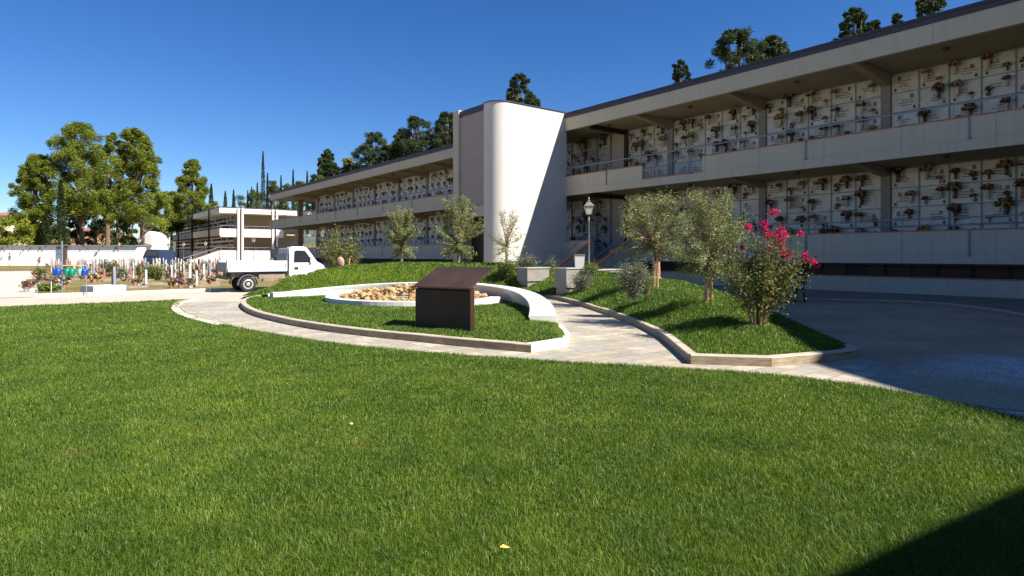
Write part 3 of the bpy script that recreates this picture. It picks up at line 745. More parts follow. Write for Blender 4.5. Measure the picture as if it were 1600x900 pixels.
# olive trees, crape myrtle, shrubs
def olive(px, Y, z0, top_py, crown_bot_py, hw_px, seed, label, dens=1.0, stake=False, mat='olive', lean_px=0, leaf=.055, shoots=55, group='young olive trees on the raised bed'):
    r_ = random.Random(seed); X=(px-800)/F*Y; zt=H+(399-top_py)*Y/F; zb=H+(399-crown_bot_py)*Y/F; hw=hw_px*Y/F; lx=lean_px*Y/F
    root = empty('olive_tree', (X,Y,z0), label, 'tree', group)
    t = MB(); hf = zb+(zt-zb)*.18; tr=.045 if Y<18 else .055
    t.tube([(X,Y,z0-.1),(X+.02,Y,z0+(hf-z0)*.5),(X+lx*.3,Y,hf)],[tr*1.3,tr,tr*.8],8)
    pts=[];rv=[]
    for i in range(shoots):
        a=r_.uniform(0,6.28); el=r_.random()
        prof=math.sin(math.pi*(.18+.72*el))**.7
        q=math.sqrt(r_.uniform(.05,1))*hw*prof*r_.uniform(.75,1.18)
        e=np.array((X+lx+math.cos(a)*q, Y+math.sin(a)*q*.9, zb+(zt-zb)*el*(1-.12*(q/hw))))
        b=np.array((X+lx*.3+ (e[0]-X)*.25, Y+(e[1]-Y)*.25, hf+(e[2]-hf)*.35))
        mid=(b+e)/2+np.array((0,0,-.03))
        t.tube([(X+lx*.3,Y,hf-.02), tuple(b), tuple(mid), tuple(e)],[tr*.35,tr*.22,tr*.12,tr*.05],4,False)
        k=int(200*dens); L=(zt-zb)*.30
        tt=rng.random(k)
        dirv=(e-b); dirv/=np.linalg.norm(dirv)+1e-9
        c=e[None,:]+dirv[None,:]*(tt[:,None]-.75)*L+rng.normal(0,.024+.030*hw,(k,3))
        pts.append(c); bb=r_.uniform(.3,.62); rv.append(np.clip(bb+rng.normal(0,.22,k),0,1))
    t.build('trunk', M['olivebark'], root)
    crown_parts(root, np.concatenate(pts), np.concatenate(rv), leaf, .24, M[mat], .3)
    if stake:
        s=MB(); s.tube([(X+.10,Y-.03,z0-.1),(X+.09,Y-.03,z0+(hf-z0)*1.15)],.028,8)
        o=s.build('wooden_stake', M['woodstake'], None, loc=(X+.10,Y-.03,z0)); tag(o, ('round wooden stake tied beside the trunk of the nearest olive tree' if seed==5 else 'round wooden stake beside the olive trunk in front of the bending person'), 'stake')
    return root
olive(627,24.6,1.03,322,400,29,1,'small olive tree standing alone left of the white tower',.9,leaf=.09,shoots=60)
olive(716,24.6,1.05,308,402,38,2,'olive tree in front of the brown brick panel of the tower',1.0,leaf=.09,shoots=75)
olive(791,23.3,.85,326,400,31,3,'thin sparse olive tree in front of the white curved tower',.28,leaf=.085,shoots=42)
olive(1021,15.9,.62,296,400,60,4,'olive tree with the bending person behind its trunk',.72,True,lean_px=-6,leaf=.068,shoots=95)
olive(1103,11.75,.47,300,430,76,5,'nearest and widest olive tree, beside the pink flowering shrub',.72,True,lean_px=3,leaf=.058,shoots=130)
def stemshrub(px, Y, z0, top_py, hw_px, seed, name, label, cat, mat, leaf, asp, stems, per, flowers=None, bot=0.1, spread=1.0, up=.3):
    r_=random.Random(seed); X=(px-800)/F*Y; zt=H+(399-top_py)*Y/F; hw=hw_px*Y/F; root=empty(name,(X,Y,z0),label,cat)
    t=MB(); pts=[];rv=[]; ends=[]
    for i in range(stems):
        a=r_.uniform(0,6.28); q=math.sqrt(r_.random())*hw*spread; h=(zt-z0)*r_.uniform(.6,1)*(1-.25*(q/hw)**2)
        e=np.array((X+math.cos(a)*q, Y+math.sin(a)*q*.8, z0+h)); b=np.array((X+math.cos(a)*.06, Y+math.sin(a)*.06, z0))
        m1=b+(e-b)*.5+np.array((-(e[0]-b[0])*.15,0,.05)); t.tube([tuple(b-np.array((0,0,.05))),tuple(m1),tuple(e)],[.012,.008,.003],4,False); ends.append(e)
        tt=bot+(1-bot)*rng.random(per)**.8; w=((1-tt)**2)[:,None]*b+(2*tt*(1-tt))[:,None]*m1+(tt**2)[:,None]*e
        pts.append(w+rng.normal(0,.05+.07*hw,(per,3))); bb=r_.uniform(.3,.65); rv.append(np.clip(bb+rng.normal(0,.22,per),0,1))
    t.build('stem', M['olivebark'] if mat!='rosemary' else M['bark'], root)
    off=WL[root.name]; me=leaves_mesh('foliage', np.concatenate(pts)-off, leaf, asp, M[mat], np.concatenate(rv), up); link('foliage', me, root)
    if flowers:
        for (fx,fy,fr) in flowers:
            c=np.array(((fx-800)/F*Y, Y+r_.uniform(-.25,.25), H+(399-fy)*Y/F)); rr=fr*Y/F; k=int(200*(fr/8)**1.3)
            p=c+rng.normal(0,1,(k,3))*rr*np.array((.42,.42,.36)); me=leaves_mesh('blossom', p-off, .026, .8, M['pinkflower'], None); link('blossom', me, root)
    return root
fl=[(1248,398,6),(1232,384,6),(1218,400,6),(1180,405,5),(1204,333,8),(1175,354,7),(1196,350,8),(1196,368,8),(1210,370,12),(1230,366,9),(1187,358,5),(1197,385,8),(1224,391,9),(1240,400,7),(1204,408,7),(1265,410,7),(1168,387,5),(1253,405,5),(1240,366,6),(1216,358,6)]
stemshrub(1184,9.75,.24,345,66,11,'flowering_shrub','tall leggy shrub with deep pink blossom clusters on the raised bed','shrub','myrtle',.050,.55,30,230,fl,.32,1.0,.2)
stemshrub(530,27.5,.0,345,36,12,'flowering_shrub','loose reddish green shrub beside the front of the white truck','shrub','myrtle',.10,.5,40,110,[(552,392,3)],.25,1.0,.2)
stemshrub(990,13.6,.52,403,28,13,'round_shrub','rounded silvery green shrub in front of the bending person','shrub','rosemary',.055,.22,60,130,None,.0,1.0,.5)
stemshrub(910,18.8,.36,426,20,14,'round_shrub','small grey green shrub covering the right side of the second stone box','shrub','rosemary',.06,.25,34,90,None,.0,1.0,.4)
stemshrub(822,22.3,.72,394,20,15,'round_shrub','spiky silvery shrub behind the left stone box','shrub','rosemary',.09,.2,40,70,None,.0,1.0,.7)
stemshrub(862,23,.75,398,15,16,'round_shrub','thin spiky plant between the two stone boxes','shrub','rosemary',.09,.2,16,36,None,.0,1.0,.8)
stemshrub(795,21.8,.62,405,18,17,'round_shrub','bright green shrub at the foot of the sparse olive tree','shrub','shrub',.09,.35,40,80,None,.0,1.0,.4)
stemshrub(925,19.4,.66,408,13,18,'round_shrub','bright green tuft of long leaves below the lamp post','shrub','shrub',.12,.16,30,40,None,.0,1.0,.8)
stemshrub(1010,13.9,.54,420,18,19,'round_shrub','fresh green sprigs at the foot of the olive tree with a stake','shrub','shrub',.07,.2,26,50,None,.0,1.0,.6)

# ------------------------------------------------------------------ COLUMBARIUM WINGS
DF, DN, BAY = 23.95, 27.3, 5.35
PIL = [-.7+BAY*k for k in range(0, 16)]
Zt, Zfd, Zfb, Zuc, Zup, Zlc, Zbt, Zbb = 9.59, 9.28, 8.58, 5.96, 4.83, 2.26, 1.12, .65
FL1, FL2, CE1, CE2 = 1.36, 5.18, 4.92, 8.74
RP = .78
# panel variants, local: x along facade towards the RIGHT of the picture, y towards the viewer (-n), z up; origin = lower centre
PW, PH = .955, .735
panel_meshes = []
def panel_variant(k):
    r_ = random.Random(k+300); m = MB(); w=PW/2
    m.box(-w, w, 0, .03, .0, PH)
    m.mi = 1
    side = r_.choice((-1,1)); x0 = side*w*.45
    m.mi = 2; ox = -side*w*r_.uniform(.35,.6); zt = PH*r_.uniform(.62,.78)
    if r_.random() < .75: m.box(ox-.06, ox+.06, .031, .04, zt-.08, zt+.08)
    m.mi = 1
    for j in range(r_.choice((2,3,3))):
        z = PH*.55-j*.10; L = r_.uniform(.14,.26); cx_ = ox*.4+r_.uniform(-.05,.05)
        x = cx_-L
        while x < cx_+L:
            dx = r_.uniform(.02,.055); m.box(x, min(x+dx,cx_+L), .031, .035, z, z+.042); x += dx+.018
    if r_.random() < .6: # small cross
        cx_ = ox+side*.2; m.box(cx_-.008,cx_+.008,.031,.04,zt-.07,zt+.08); m.box(cx_-.04,cx_+.04,.0315,.041,zt+.02,zt+.036)
    m.mi = 3
    lx = -side*w*.7; m.box(lx-.03, lx+.03, .03, .09, .05, .13); m.box(lx-.02,lx+.02,.035,.08,.13,.17)
    m.mi = 1
    for cx_ in (-w+.03, w-.03): m.box(cx_-.008,cx_+.008,.03,.045,PH-.04,PH-.02)
    return m.mesh('niche_panel', [M['marble'], M['ink'], M['photo'], M['vasegrey']])
panel_meshes = [panel_variant(k) for k in range(10)]
# bouquets, same local frame, origin = vase foot against the panel
def bouquet_proto(k, colr, vase, size):
    r_ = random.Random(k+900); root = empty('flower_bouquet', (0,0,0), 'x', 'flowers')
    WL[root.name] = np.zeros(3)
    v = MB(); v.lathe([(.028,0),(.04,.03),(.03,.10),(.05,.19)], (0,.09,0), 10); v.box(-.012,.012,0,.06,.08,.11); v.build('vase', M[vase], root, True)
    lf = MB()
    for i in range(120):
        a=r_.uniform(0,6.28); e=r_.uniform(-.1,1.3); L=size*r_.uniform(.1,.72); c=Vector((math.cos(a)*math.cos(e)*L, .12+abs(math.sin(a)*math.cos(e)*L*.6), .20+math.sin(e)*L*.8))
        u=Vector((r_.uniform(-1,1),r_.uniform(-1,1),r_.uniform(-.3,1)))  .normalized()*.045; w=u.cross(Vector((r_.uniform(-1,1),r_.uniform(-1,1),r_.uniform(-1,1)))).normalized()*.018
        lf.add([c-u,c+w,c+u,c-w],[(0,1,2,3)])
    for i in range(8):
        a=r_.uniform(0,6.28); lf.tube([(0,.09,.15),(math.cos(a)*size*.5,.11+abs(math.sin(a))*.06,.2+size*.6)],.005,3,False)
    lf.build('leaves', M['leafgreen'], root)
    b = MB()
    for i in range(r_.randint(12,18)):
        a=r_.uniform(0,6.28); e=r_.uniform(.0,1.4); L=size*r_.uniform(.15,.7); c=(math.cos(a)*math.cos(e)*L,.13+abs(math.sin(a)*math.cos(e)*L*.7),.21+math.sin(e)*L*.8)
        b.mi = 1 if r_.random()<.25 else 0
        b.blob(c, r_.uniform(.024,.042), None, .006, 6)
    second = {'red':'yellow','orange':'red','yellow':'orange','pink':'white','white':'pink','purple':'white'}[colr]
    b.build('blooms', [M['f_'+colr], M['f_'+second]], root)
    return root
BQ = []
for k,(c,v,sz) in enumerate([('red','vasegrey',.20),('orange','vasegrey',.19),('yellow','vasecream',.18),('pink','vasegrey',.20),('white','vasecream',.17),('purple','vasegrey',.18),('red','vasecream',.15),('yellow','vasegrey',.23),('pink','vasecream',.15),('orange','terracotta',.2)]):
    BQ.append((bouquet_proto(k,c,v,sz), c, {'vasegrey':'bronze','vasecream':'pale','terracotta':'terracotta'}[v], [False]))
ROWS = {'upper':['top','second','third','lowest'], 'lower':['top','second','third','lowest']}
bq_count = [0]
def put_bouquet(x, y, z, rot, label, group, kk, scale=1.0):
    root, c, v, used = BQ[kk]
    if not used[0]: o = root; used[0] = True
    else: o = copy_tree(root)
    o.location = (x,y,z); o.rotation_euler = (0,0,rot); o.scale = (scale,)*3
    o['label'] = label; o['group'] = group; bq_count[0] += 1; return o
ROT = math.atan2(-d_[1], -d_[0])        # local +x = -d, then local +y = +n ... flipped below
# local frame needs +x = -d (rightwards) and +y = -n (to viewer): that is a mirror, so use +x = +d instead
ROTN = math.atan2(d_[1], d_[0])         # local +x = d (left), local +y = (-d.y, d.x) = -n
def wing(name, s0, s1, label, front_s0, front_s1, gaps, niches, pillars, seed, near, notch=None, lowgap=None, wname='left', blockend=None):
    r_ = random.Random(seed)
    root = empty(name, SD((s0+s1)/2, DF, 0), label, 'building')
    be = blockend if blockend else s1
    # body behind the niches
    MB().sd(s0, be, DN+.02, 39, 0, 9.2).build('wall', M['wall'], root)
    MB().sd(s0, s1, DF-.02, 39.6, Zfd, Zt).sd(s0, s1, DF-.06, DF-.02, Zfd+.20, Zfd+.235).build('roof', M['roof'], root)
    MB().sd(s0, s1, DF, DF+.22, Zfb, Zfd-.003).sd(s0, s1, DF-.012, DF, Zfd-.05, Zfd-.02).build('roof_fascia', M['fascia'], root)
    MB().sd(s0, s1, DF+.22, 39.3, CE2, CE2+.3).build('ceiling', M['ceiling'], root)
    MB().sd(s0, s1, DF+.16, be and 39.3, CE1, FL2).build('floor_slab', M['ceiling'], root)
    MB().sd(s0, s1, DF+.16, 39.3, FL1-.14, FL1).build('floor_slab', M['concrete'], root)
    # parapets
    def run(a, b, z0, z1, nm='parapet'):
        m = MB(); m.sd(a, b, DF, DF+.16, z0, z1)
        o = m.build(nm, M['wall'], root); return o
    ups = [(s0, s1)] if not notch else [(s0, notch[0]), (notch[1], s1)]
    for a, b in ups:
        run(a, b, Zup, Zuc-.045)
        MB().sd(a, b, DF-.02, DF+.2, Zuc-.043, Zuc).build('coping', M['coping'], root)
    if notch:
        MB().sd(notch[0], notch[1], DF, DF+.16, Zup, FL2+.03).build('parapet', M['wall'], root)
        MB().sd(notch[0]+.01, notch[1]-.01, DF-.02, DF+.2, FL2+.033, FL2+.07).build('coping', M['coping'], root)
        g = MB(); x = notch[0]+.06
        while x < notch[1]: g.tube([SD(x,DF+.1,FL2+.06), SD(x,DF+.1,Zuc+.1)], .009, 5); x += .115
        for z in (FL2+.14, Zuc+.1): g.tube([SD(notch[0],DF+.1,z), SD(notch[1],DF+.1,z)], .014, 5)
        g.build('balustrade', M['rail'], root)
    lows = [(s0, s1)] if not lowgap else [(s0, lowgap[0]), (lowgap[1], s1)]
    for a, b in lows:
        run(a, b, Zbt, Zlc-.045); MB().sd(a, b, DF-.02, DF+.2, Zlc-.043, Zlc).build('coping', M['coping'], root)
        MB().sd(a, b, DF+.02, DF+.16, -.1, Zbb-.04).build('base_wall', M['wall'], root)
        MB().sd(a, b, DF-.01, DF+.2, Zbb-.038, Zbb).build('coping', M['coping'], root)
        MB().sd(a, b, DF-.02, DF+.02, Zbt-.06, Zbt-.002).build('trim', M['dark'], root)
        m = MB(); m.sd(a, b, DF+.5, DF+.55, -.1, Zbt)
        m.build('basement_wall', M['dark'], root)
        x = a+.2
        while x < min(b-.5, 24):
            w = r_.uniform(.5,.9)
            if r_.random() < .8: MB().sd(x, x+w, DF+.46, DF+.5, .66, 1.06).build('basement_panel', M['brownpipe'], root)
            x += w+.12
    # joints on parapets
    j = MB()
    x = s0+1.1
    while x < s1-.2:
        inn = notch and notch[0]-.1 < x < notch[1]+.1
        if not inn: j.sd(x, x+.012, DF-.004, DF+.002, Zup+.02, Zuc-.05)
        if not (lowgap and lowgap[0]-.1 < x < lowgap[1]+.1): j.sd(x, x+.012, DF-.004, DF+.002, Zbt+.02, Zlc-.05)
        x += BAY/2
    for a, b in ups: j.sd(a, b, DF-.004, DF+.002, Zup+.36, Zup+.37)
    for a, b in lows: j.sd(a, b, DF-.004, DF+.002, Zbt+.36, Zbt+.37)
    x = s0+5.5
    while x < s1: j.sd(x, x+.015, DF-.004, DF+.002, Zfb+.02, Zfd-.02); x += BAY*2
    j.build('joints', M['grey'], root)
    # handrails
    for (a, b, z) in [(s0, s1, Zuc+.45)] + [(q[0], q[1], Zlc+.40) for q in lows]:
        m = MB(); m.tube([SD(a, DF+.09, z), SD(b, DF+.09, z)], .026, 6)
        if z < 4: m.tube([SD(a, DF+.09, z-.22), SD(b, DF+.09, z-.22)], .012, 5)
        x = a+.35
        while x < b: m.tube([SD(x, DF+.09, z-.5), SD(x, DF+.09, z)], .016, 5); x += BAY/3.5
        m.build('handrail', M['rail'], root)
    # outside spouts on the parapets
    for x in [6.68+BAY*k-.2 for k in range(-1, 15)]:
        if s0 < x < s1:
            for zt_, zb_ in ((Zuc-.05, FL2+.05), (Zlc-.05, FL1+.05)):
                if zt_ < 4 and lowgap and lowgap[0] < x < lowgap[1]: continue
                m = MB(); m.tube([SD(x, DF-.035, zt_), SD(x, DF-.035, zb_)], .022, 6); m.sd(x-.04, x+.04, DF-.07, DF-.004, zb_-.05, zb_+.02)
                m.build('downpipe', M['grey'], root)
    # pillars, beams, ceiling lamps
    for p in pillars:
        for zf, zc, zb in ((FL2, CE2, 8.28), (FL1, CE1, 4.6)):
            MB().sd(p, p+.35, DN-.12, DN+.02, zf, zc).build('pillar', M['pillar'], root)
            m = MB(); zfr = Zfb+.02 if zf > 4 else Zup+.03
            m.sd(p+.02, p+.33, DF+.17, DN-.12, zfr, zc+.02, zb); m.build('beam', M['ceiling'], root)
    for p in [q+.35+2.5 for q in pillars] + [pillars[0]-2.5]:
        if s0 < p < s1:
            for zc in (CE2, CE1):
                m = MB(); c = SD(p, DF+1.3, zc); m.lathe([(.05,0),(.11,-.02),(.12,-.06),(.08,-.10),(.02,-.12)], c, 10)
                m.build('ceiling_lamp', M['vasegrey'], root, True)
    # niche fronts: rows counted from the top
    cols = []
    for a, b in niches:
        k = max(1, round((b-a)/1.0)); w = (b-a)/k
        cols += [(a+(i+.5)*w, w) for i in range(k)]
    cols.sort()
    # frame lattice between the slabs
    fr = MB()
    for a, b in niches:
        for top, nr in ((8.70,4),(4.88,4)):
            for i in range(nr+1): fr.sd(a, b, DN-.03, DN+.01, top-i*RP-.028, top-i*RP+.028)
            k = max(1, round((b-a)/1.0)); w = (b-a)/k
            for i in range(k+1): fr.sd(a+i*w-.032, a+i*w+.032, DN-.045, DN+.01, top-nr*RP, top)
    fr.build('niche_frame', M['grey'], root)
    # brown band of shadowless recess below the lattice
    stuffV = MB(); npanel = 0; off = WL[root.name]; vis = []
    for ci, (cs, w) in enumerate(cols):
        for lv, top in (('upper', 8.70), ('lower', 4.88)):
            for r in range(4):
                if lv == 'upper' and r == 3 and near is False: continue
                zc = top-(r+1)*RP+.022; x, y, _ = SD(cs, DN-.001)
                k = r_.randrange(10)
                if npanel < 99 and ci < 40:
                    o = link('niche_panel', panel_meshes[k], root); o.location = (x-off[0], y-off[1], zc-off[2]); o.rotation_euler = (0,0,ROTN); npanel += 1
                else:
                    Mx = Matrix.Translation((x,y,zc)) @ Matrix.Rotation(ROTN, 4, 'Z')
                    me = panel_meshes[k]; b = len(stuffV.v)
                    stuffV.v.extend([tuple(Mx @ vv.co) for vv in me.vertices])
                    for pf in me.polygons: stuffV.f.append([b+i for i in pf.vertices]); stuffV.m.append(pf.material_index)
                vis.append((ci, lv, r, cs, zc, k))
    if stuffV.v:
        o = stuffV.build('niche_panel', [M['marble'], M['ink'], M['photo'], M['vasegrey']], root); o['kind'] = 'stuff'
    return root, vis

right_pil = [-.7, 4.65, 10.0, 15.35, 20.7]
rw, vis_r = wing('columbarium', 2.0, 29.9, 'long two-storey gallery block with rows of white niche slabs, right of the white tower', 0, 0, None,
    [(5.0,10.0),(10.35,15.35),(15.7,20.7),(21.05,23.9),(25.3,29.8)], [4.65,10.0,15.35,20.7], 5, True, notch=(16.6,20.1), lowgap=(20.86,23.6))
MB().sd(23.9,24.15,DN-.16,DN+.0,FL1,CE2).build('downpipe', M['brownpipe'], rw)
MB().sd(24.05,24.2,DF+.3,DN-.14,CE2-.25,CE2-.02).build('beam', M['brownpipe'], rw); MB().sd(24.05,24.2,DF+.3,DN-.14,CE1-.25,CE1-.02).build('beam', M['brownpipe'], rw)
left_pil = [31.0+BAY*k for k in range(9)]
lw, vis_l = wing('columbarium', 29.95, 82.3, 'long two-storey gallery block with niche slabs, left of the white tower', 0, 0, None,
    [(left_pil[i]+.35, left_pil[i+1]) for i in range(8)], left_pil, 6, False, blockend=75.0)
MB().sd(81.0,81.5,DN-.1,DN+.5,0,CE2).build('pillar', M['ceiling'], lw)
MB().sd(82.14,82.3,DF+.165,39,Zup,Zuc-.04).sd(82.14,82.3,DF+.165,39,Zbt,Zlc-.04).sd(82.14,82.3,DF+.225,39.3,Zfb,Zfd-.005).build('parapet', M['white'], lw)
# stairs of the right wing: two sloping cheek walls and steps running out from the facade
def stair(root, sa, sb, length, z1, out_sign=1):
    for s_ in (sa, sb):
        a = SD(s_, DF-.002, 0); L = length
        m = MB(); pr = [(0, -.05), (L, -.05), (L, .62), (0, z1)]
        w = .16
        q = [(SD(s_-w/2, DF-t-.003, z), SD(s_+w/2, DF-t-.003, z)) for t, z in pr]
        m.hexa([q[0][0],q[1][0],q[1][1],q[0][1],q[3][0],q[2][0],q[2][1],q[3][1]]).build('stair_wall', M['wall'], root)
        m = MB(); w = .22
        q = [(SD(s_-w/2, DF-t-.003, z), SD(s_+w/2, DF-t-.003, z)) for t, z in [(0,z1+.002),(L+.03,.622),(L+.03,.665),(0,z1+.045)]]
        m.hexa([q[0][0],q[1][0],q[1][1],q[0][1],q[3][0],q[2][0],q[2][1],q[3][1]]).build('coping', M['coping'], root)
        m = MB(); m.tube([SD(s_, DF-.02, z1+.42), SD(s_, DF-L-.1, 1.05)], .026, 6)
        for t in (.05, .5, .97): m.tube([SD(s_, DF-L*t, z1+(.62-z1)*t), SD(s_, DF-L*t, z1+.42+(1.07-z1-.42)*t)], .016, 5)
        m.build('handrail', M['rail'], root)
    k = 8
    for i in range(k):
        t0 = length*i/k; z = FL1*(1-(i+1)/(k+.5))
        MB().sd(min(sa,sb)+.08, max(sa,sb)-.08, DF-.003-length*(i+1)/k, DF-.003-t0, -.05, z).build('step', M['coping'] if i % 1 == 0 else M['concrete'], root)
stair(rw, 20.9, 23.55, 2.9, 2.21)
# stair left of the tower, seen from its side
m = MB(); m.hexa([SD(30.3,DF-.6,-.1),SD(34.5,DF-.6,-.1),SD(34.5,DF-.45,-.1),SD(30.3,DF-.45,-.1),SD(30.3,DF-.6,1.75),SD(34.5,DF-.6,.3),SD(34.5,DF-.45,.3),SD(30.3,DF-.45,1.75)]).build('stair_wall', M['wall'], lw)
m = MB(); m.hexa([SD(30.3,DF-.62,1.753),SD(34.5,DF-.62,.303),SD(34.5,DF-.43,.303),SD(30.3,DF-.43,1.753),SD(30.3,DF-.62,1.80),SD(34.5,DF-.62,.35),SD(34.5,DF-.43,.35),SD(30.3,DF-.43,1.80)]).build('coping', M['coping'], lw)
MB().tube([SD(30.3,DF-.52,2.25),SD(35.3,DF-.52,.6)],.026,6).tube([SD(34.2,DF-.52,.4),SD(34.2,DF-.52,1.0)],.016,5).build('handrail', M['rail'], lw)

# bouquets on the right wing slabs
r_ = random.Random(77)
visr = [v for v in vis_r if not (v[1]=='upper' and v[2]==3)]
maxc = {}
for (ci, lv, r, cs, zc, k) in visr:
    if r_.random() < .10: continue
    kk = r_.randrange(10); side = r_.choice((-.26,-.2,.2,.28,.27)); x,y,_ = SD(cs+side, DN-.035)
    rowz = ROWS[lv][r]
    put_bouquet(x, y, zc+r_.uniform(.10,.26), ROTN, '%s flowers in %s vase, %s row, %s right gallery, %s column from right end' % (BQ[kk][1], BQ[kk][2], rowz, lv, ORD[ci]),
                'flower vases on the niche slabs', kk, r_.uniform(1.25,2.0))
    if r_.random() < .55 and bq_count[0] < 235:
        kk = r_.randrange(10); x,y,_ = SD(cs-side, DN-.035)
        put_bouquet(x, y, zc+.03, ROTN, 'small extra %s flowers, %s row, %s right gallery, %s column from right end' % (BQ[kk][1], rowz, lv, ORD[ci]),
                'flower vases on the niche slabs', kk, r_.uniform(.75,1.1))
rest = MB()
for (ci, lv, r, cs, zc, k) in vis_l:
    if r == 3 and lv == 'upper': continue
    if r_.random() < .08: continue
    kk = r_.randrange(10); side = r_.choice((-.25,.25)); x,y,_ = SD(cs+side, DN-.035); z = zc+r_.uniform(.08,.24)
    if bq_count[0] < 290:
        put_bouquet(x, y, z, ROTN, '%s flowers in %s vase, %s row, %s left gallery, %s column left of tower' % (BQ[kk][1], BQ[kk][2], ROWS[lv][r], lv, ORD[ci]),
                'flower vases on the niche slabs', kk, r_.uniform(1.2,1.9))
    else:
        rest.mi = list(FC).index(BQ[kk][1])
        rest.tube([(x,y,z),(x,y,z+.18)],.03,5)
        for q in range(7): rest.blob((x+r_.uniform(-.14,.14), y+r_.uniform(-.12,.0), z+r_.uniform(.15,.42)), .05, None, .015, 5)
        rest.mi = 6
        for q in range(6): rest.blob((x+r_.uniform(-.15,.15), y+r_.uniform(-.12,.0), z+r_.uniform(.12,.40)), .05, None, .02, 5)
if rest.v:
    o = rest.build('flower_bouquets', [M['f_'+c] for c in FC]+[M['leafgreen']]); tag(o, 'tiny flower bunches on the far slabs of the left wing galleries', 'flowers', None, 'stuff')

# ------------------------------------------------------------------ TOWER
tw = empty('stair_tower', SD(27.5, 21.5, 0), 'white rounded tower with brown brick panel between the two gallery wings', 'building')
r0 = .8; DT = 19.05; sR = 25.8; sL = 30.04
arc = []
cs_, cD = sR+r0, DT+r0
for i in range(17):
    a = math.pi/2*i/16; arc.append(SD(cs_-r0*math.cos(a), cD-r0*math.sin(a))[:2])
poly = [SD(sR, 24.1)[:2]] + arc + [SD(26.95, DT)[:2], SD(26.95, DT+.35)[:2], SD(sR+.35, DT+1.3)[:2], SD(sR+.35, 24.1)[:2]]
o = MB().prism(poly[::-1] if sgn_area(poly) < 0 else poly, -.1, 9.62).build('side_wall', M['tower'], tw)
me = o.data
MB().sd(29.45, sL, DT, DT+.35, -.1, 9.75).sd(sL-.3, sL, DT+.35, 24.1, -.1, 9.6).build('pilaster', M['wall'], tw)
MB().sd(26.952, 29.448, DT+.12, DT+.38, 4.12, 9.32).build('brick_panel', M['brick'], tw)
MB().sd(26.952, 29.448, DT+.02, DT+.40, 3.55, 4.118).build('lintel', M['wall'], tw)
MB().sd(26.952, 29.448, DT+.08, DT+.42, 9.322, 9.66).build('roof_edge', M['roof'], tw)
MB().sd(sR+.05, sL-.05, DT+1.4, 24.0, 9.40, 9.58).build('roof', M['roof'], tw)
arc2 = []
for i in range(17):
    a = math.pi/2*i/16; arc2.append(SD(cs_-(r0+.05)*math.cos(a), cD-(r0+.05)*math.sin(a))[:2])
pc = [SD(sR-.05, 24.0)[:2]] + arc2 + [SD(26.93, DT-.05)[:2], SD(26.93, DT+.5)[:2], SD(sR+.5, DT+1.4)[:2], SD(sR+.5, 24.0)[:2]]
MB().prism(pc[::-1] if sgn_area(pc) < 0 else pc, 9.622, 9.67).build('roof_edge', M['roof'], tw)
MB().sd(28.3, 29.448, DT+.9, DT+1.0, -.1, 3.55).sd(27.4, 28.3, DT+1.2, DT+1.25, -.1, 3.55).sd(26.96,27.1,DT+.5,DT+.9,-.1,3.55).build('door', M['door'], tw)
MB().sd(26.952, 29.448, DT+2.0, DT+2.1, -.1, 3.55).build('inner_wall', M['ceiling'], tw)

# ------------------------------------------------------------------ FAR BLOCK
fb = empty('columbarium', SD(111, 30, 0), 'far two-storey columbarium block with sunlit white end, beyond the white truck', 'building')
S3, S4 = 110.6, 173
MB().sd(114.5, S4, DN, 39.5, 0, 9.2).build('wall', M['ceiling'], fb)
MB().sd(S3, S4, DF, 40, Zfb, 9.45).build('roof_fascia', M['white'], fb)
MB().sd(S3-.05, S4, DF-.05, 40, 9.453, 9.6).build('roof', M['roof'], fb)
MB().sd(S3+.17, S4, DF+.17, 39.9, CE1, FL2).build('floor_slab', M['ceiling'], fb)
MB().sd(S3+.17, S4, DF+.17, 39.9, FL1-.2, FL1).build('floor_slab', M['ceiling'], fb)
for z0, z1 in ((Zup-.05, Zuc-.03),(1.0, Zlc-.03),):
    MB().sd(S3+.001, S4, DF, DF+.16, z0, z1).build('parapet', M['wall'], fb)
    MB().sd(S3, S3+.16, DF+.162, 34.5, z0-.25, z1).build('parapet', M['white'], fb)
    MB().sd(S3-.02, S4, DF-.02, DF+.18, z1+.002, z1+.04).build('coping', M['coping'], fb)
    MB().sd(S3-.02, S3+.18, DF+.182, 34.5, z1+.002, z1+.04).build('coping', M['coping'], fb)
    m = MB().tube([SD(S3+.1,DF+.1,z1+.5),SD(S3+.1,34.5,z1+.5)],.04,6); m.tube([SD(S3+.1,DF+.1,z1+.5),SD(S4,DF+.1,z1+.5)],.04,6)
    for t in np.arange(24.2,34.5,1.4): m.tube([SD(S3+.1,t,z1),SD(S3+.1,t,z1+.5)],.025,5)
    m.build('handrail', M['rail'], fb)
MB().sd(S3+.05, S3+.16, DF+.3, 37, -.1, 1.0).build('base_wall', M['white'], fb)
MB().sd(S3+3.7, S4, DF+.02, DF+.16, -.1, 1.0).build('base_wall', M['wall'], fb)
for w_ in (3.27, 9.0):
    for dd in (-.32, .32): MB().sd(S3-.35, S3-.03, DF+w_+dd-.17, DF+w_+dd+.17, 0, 9.46).build('column', M['white'], fb)
    MB().sd(S3-.28, S3-.04, DF+w_-.15, DF+w_+.15, 0, 9.3).build('downpipe', M['brownpipe'], fb)
for ss in (118, 133, 148, 163): MB().tube([SD(ss, DF-.12, 0), SD(ss, DF-.12, 9.4)], .13, 6).build('column', M['black'], fb)
m = MB(); m.hexa([SD(S3+.4,DF-5,-.1),SD(S3+.2,DF-5,-.1),SD(S3+.2,DF-.03,-.1),SD(S3+.4,DF-.03,-.1),SD(S3+.4,DF-5,.3),SD(S3+.2,DF-5,.3),SD(S3+.2,DF-.03,2.2),SD(S3+.4,DF-.03,2.2)]).build('stair_wall', M['white'], fb)
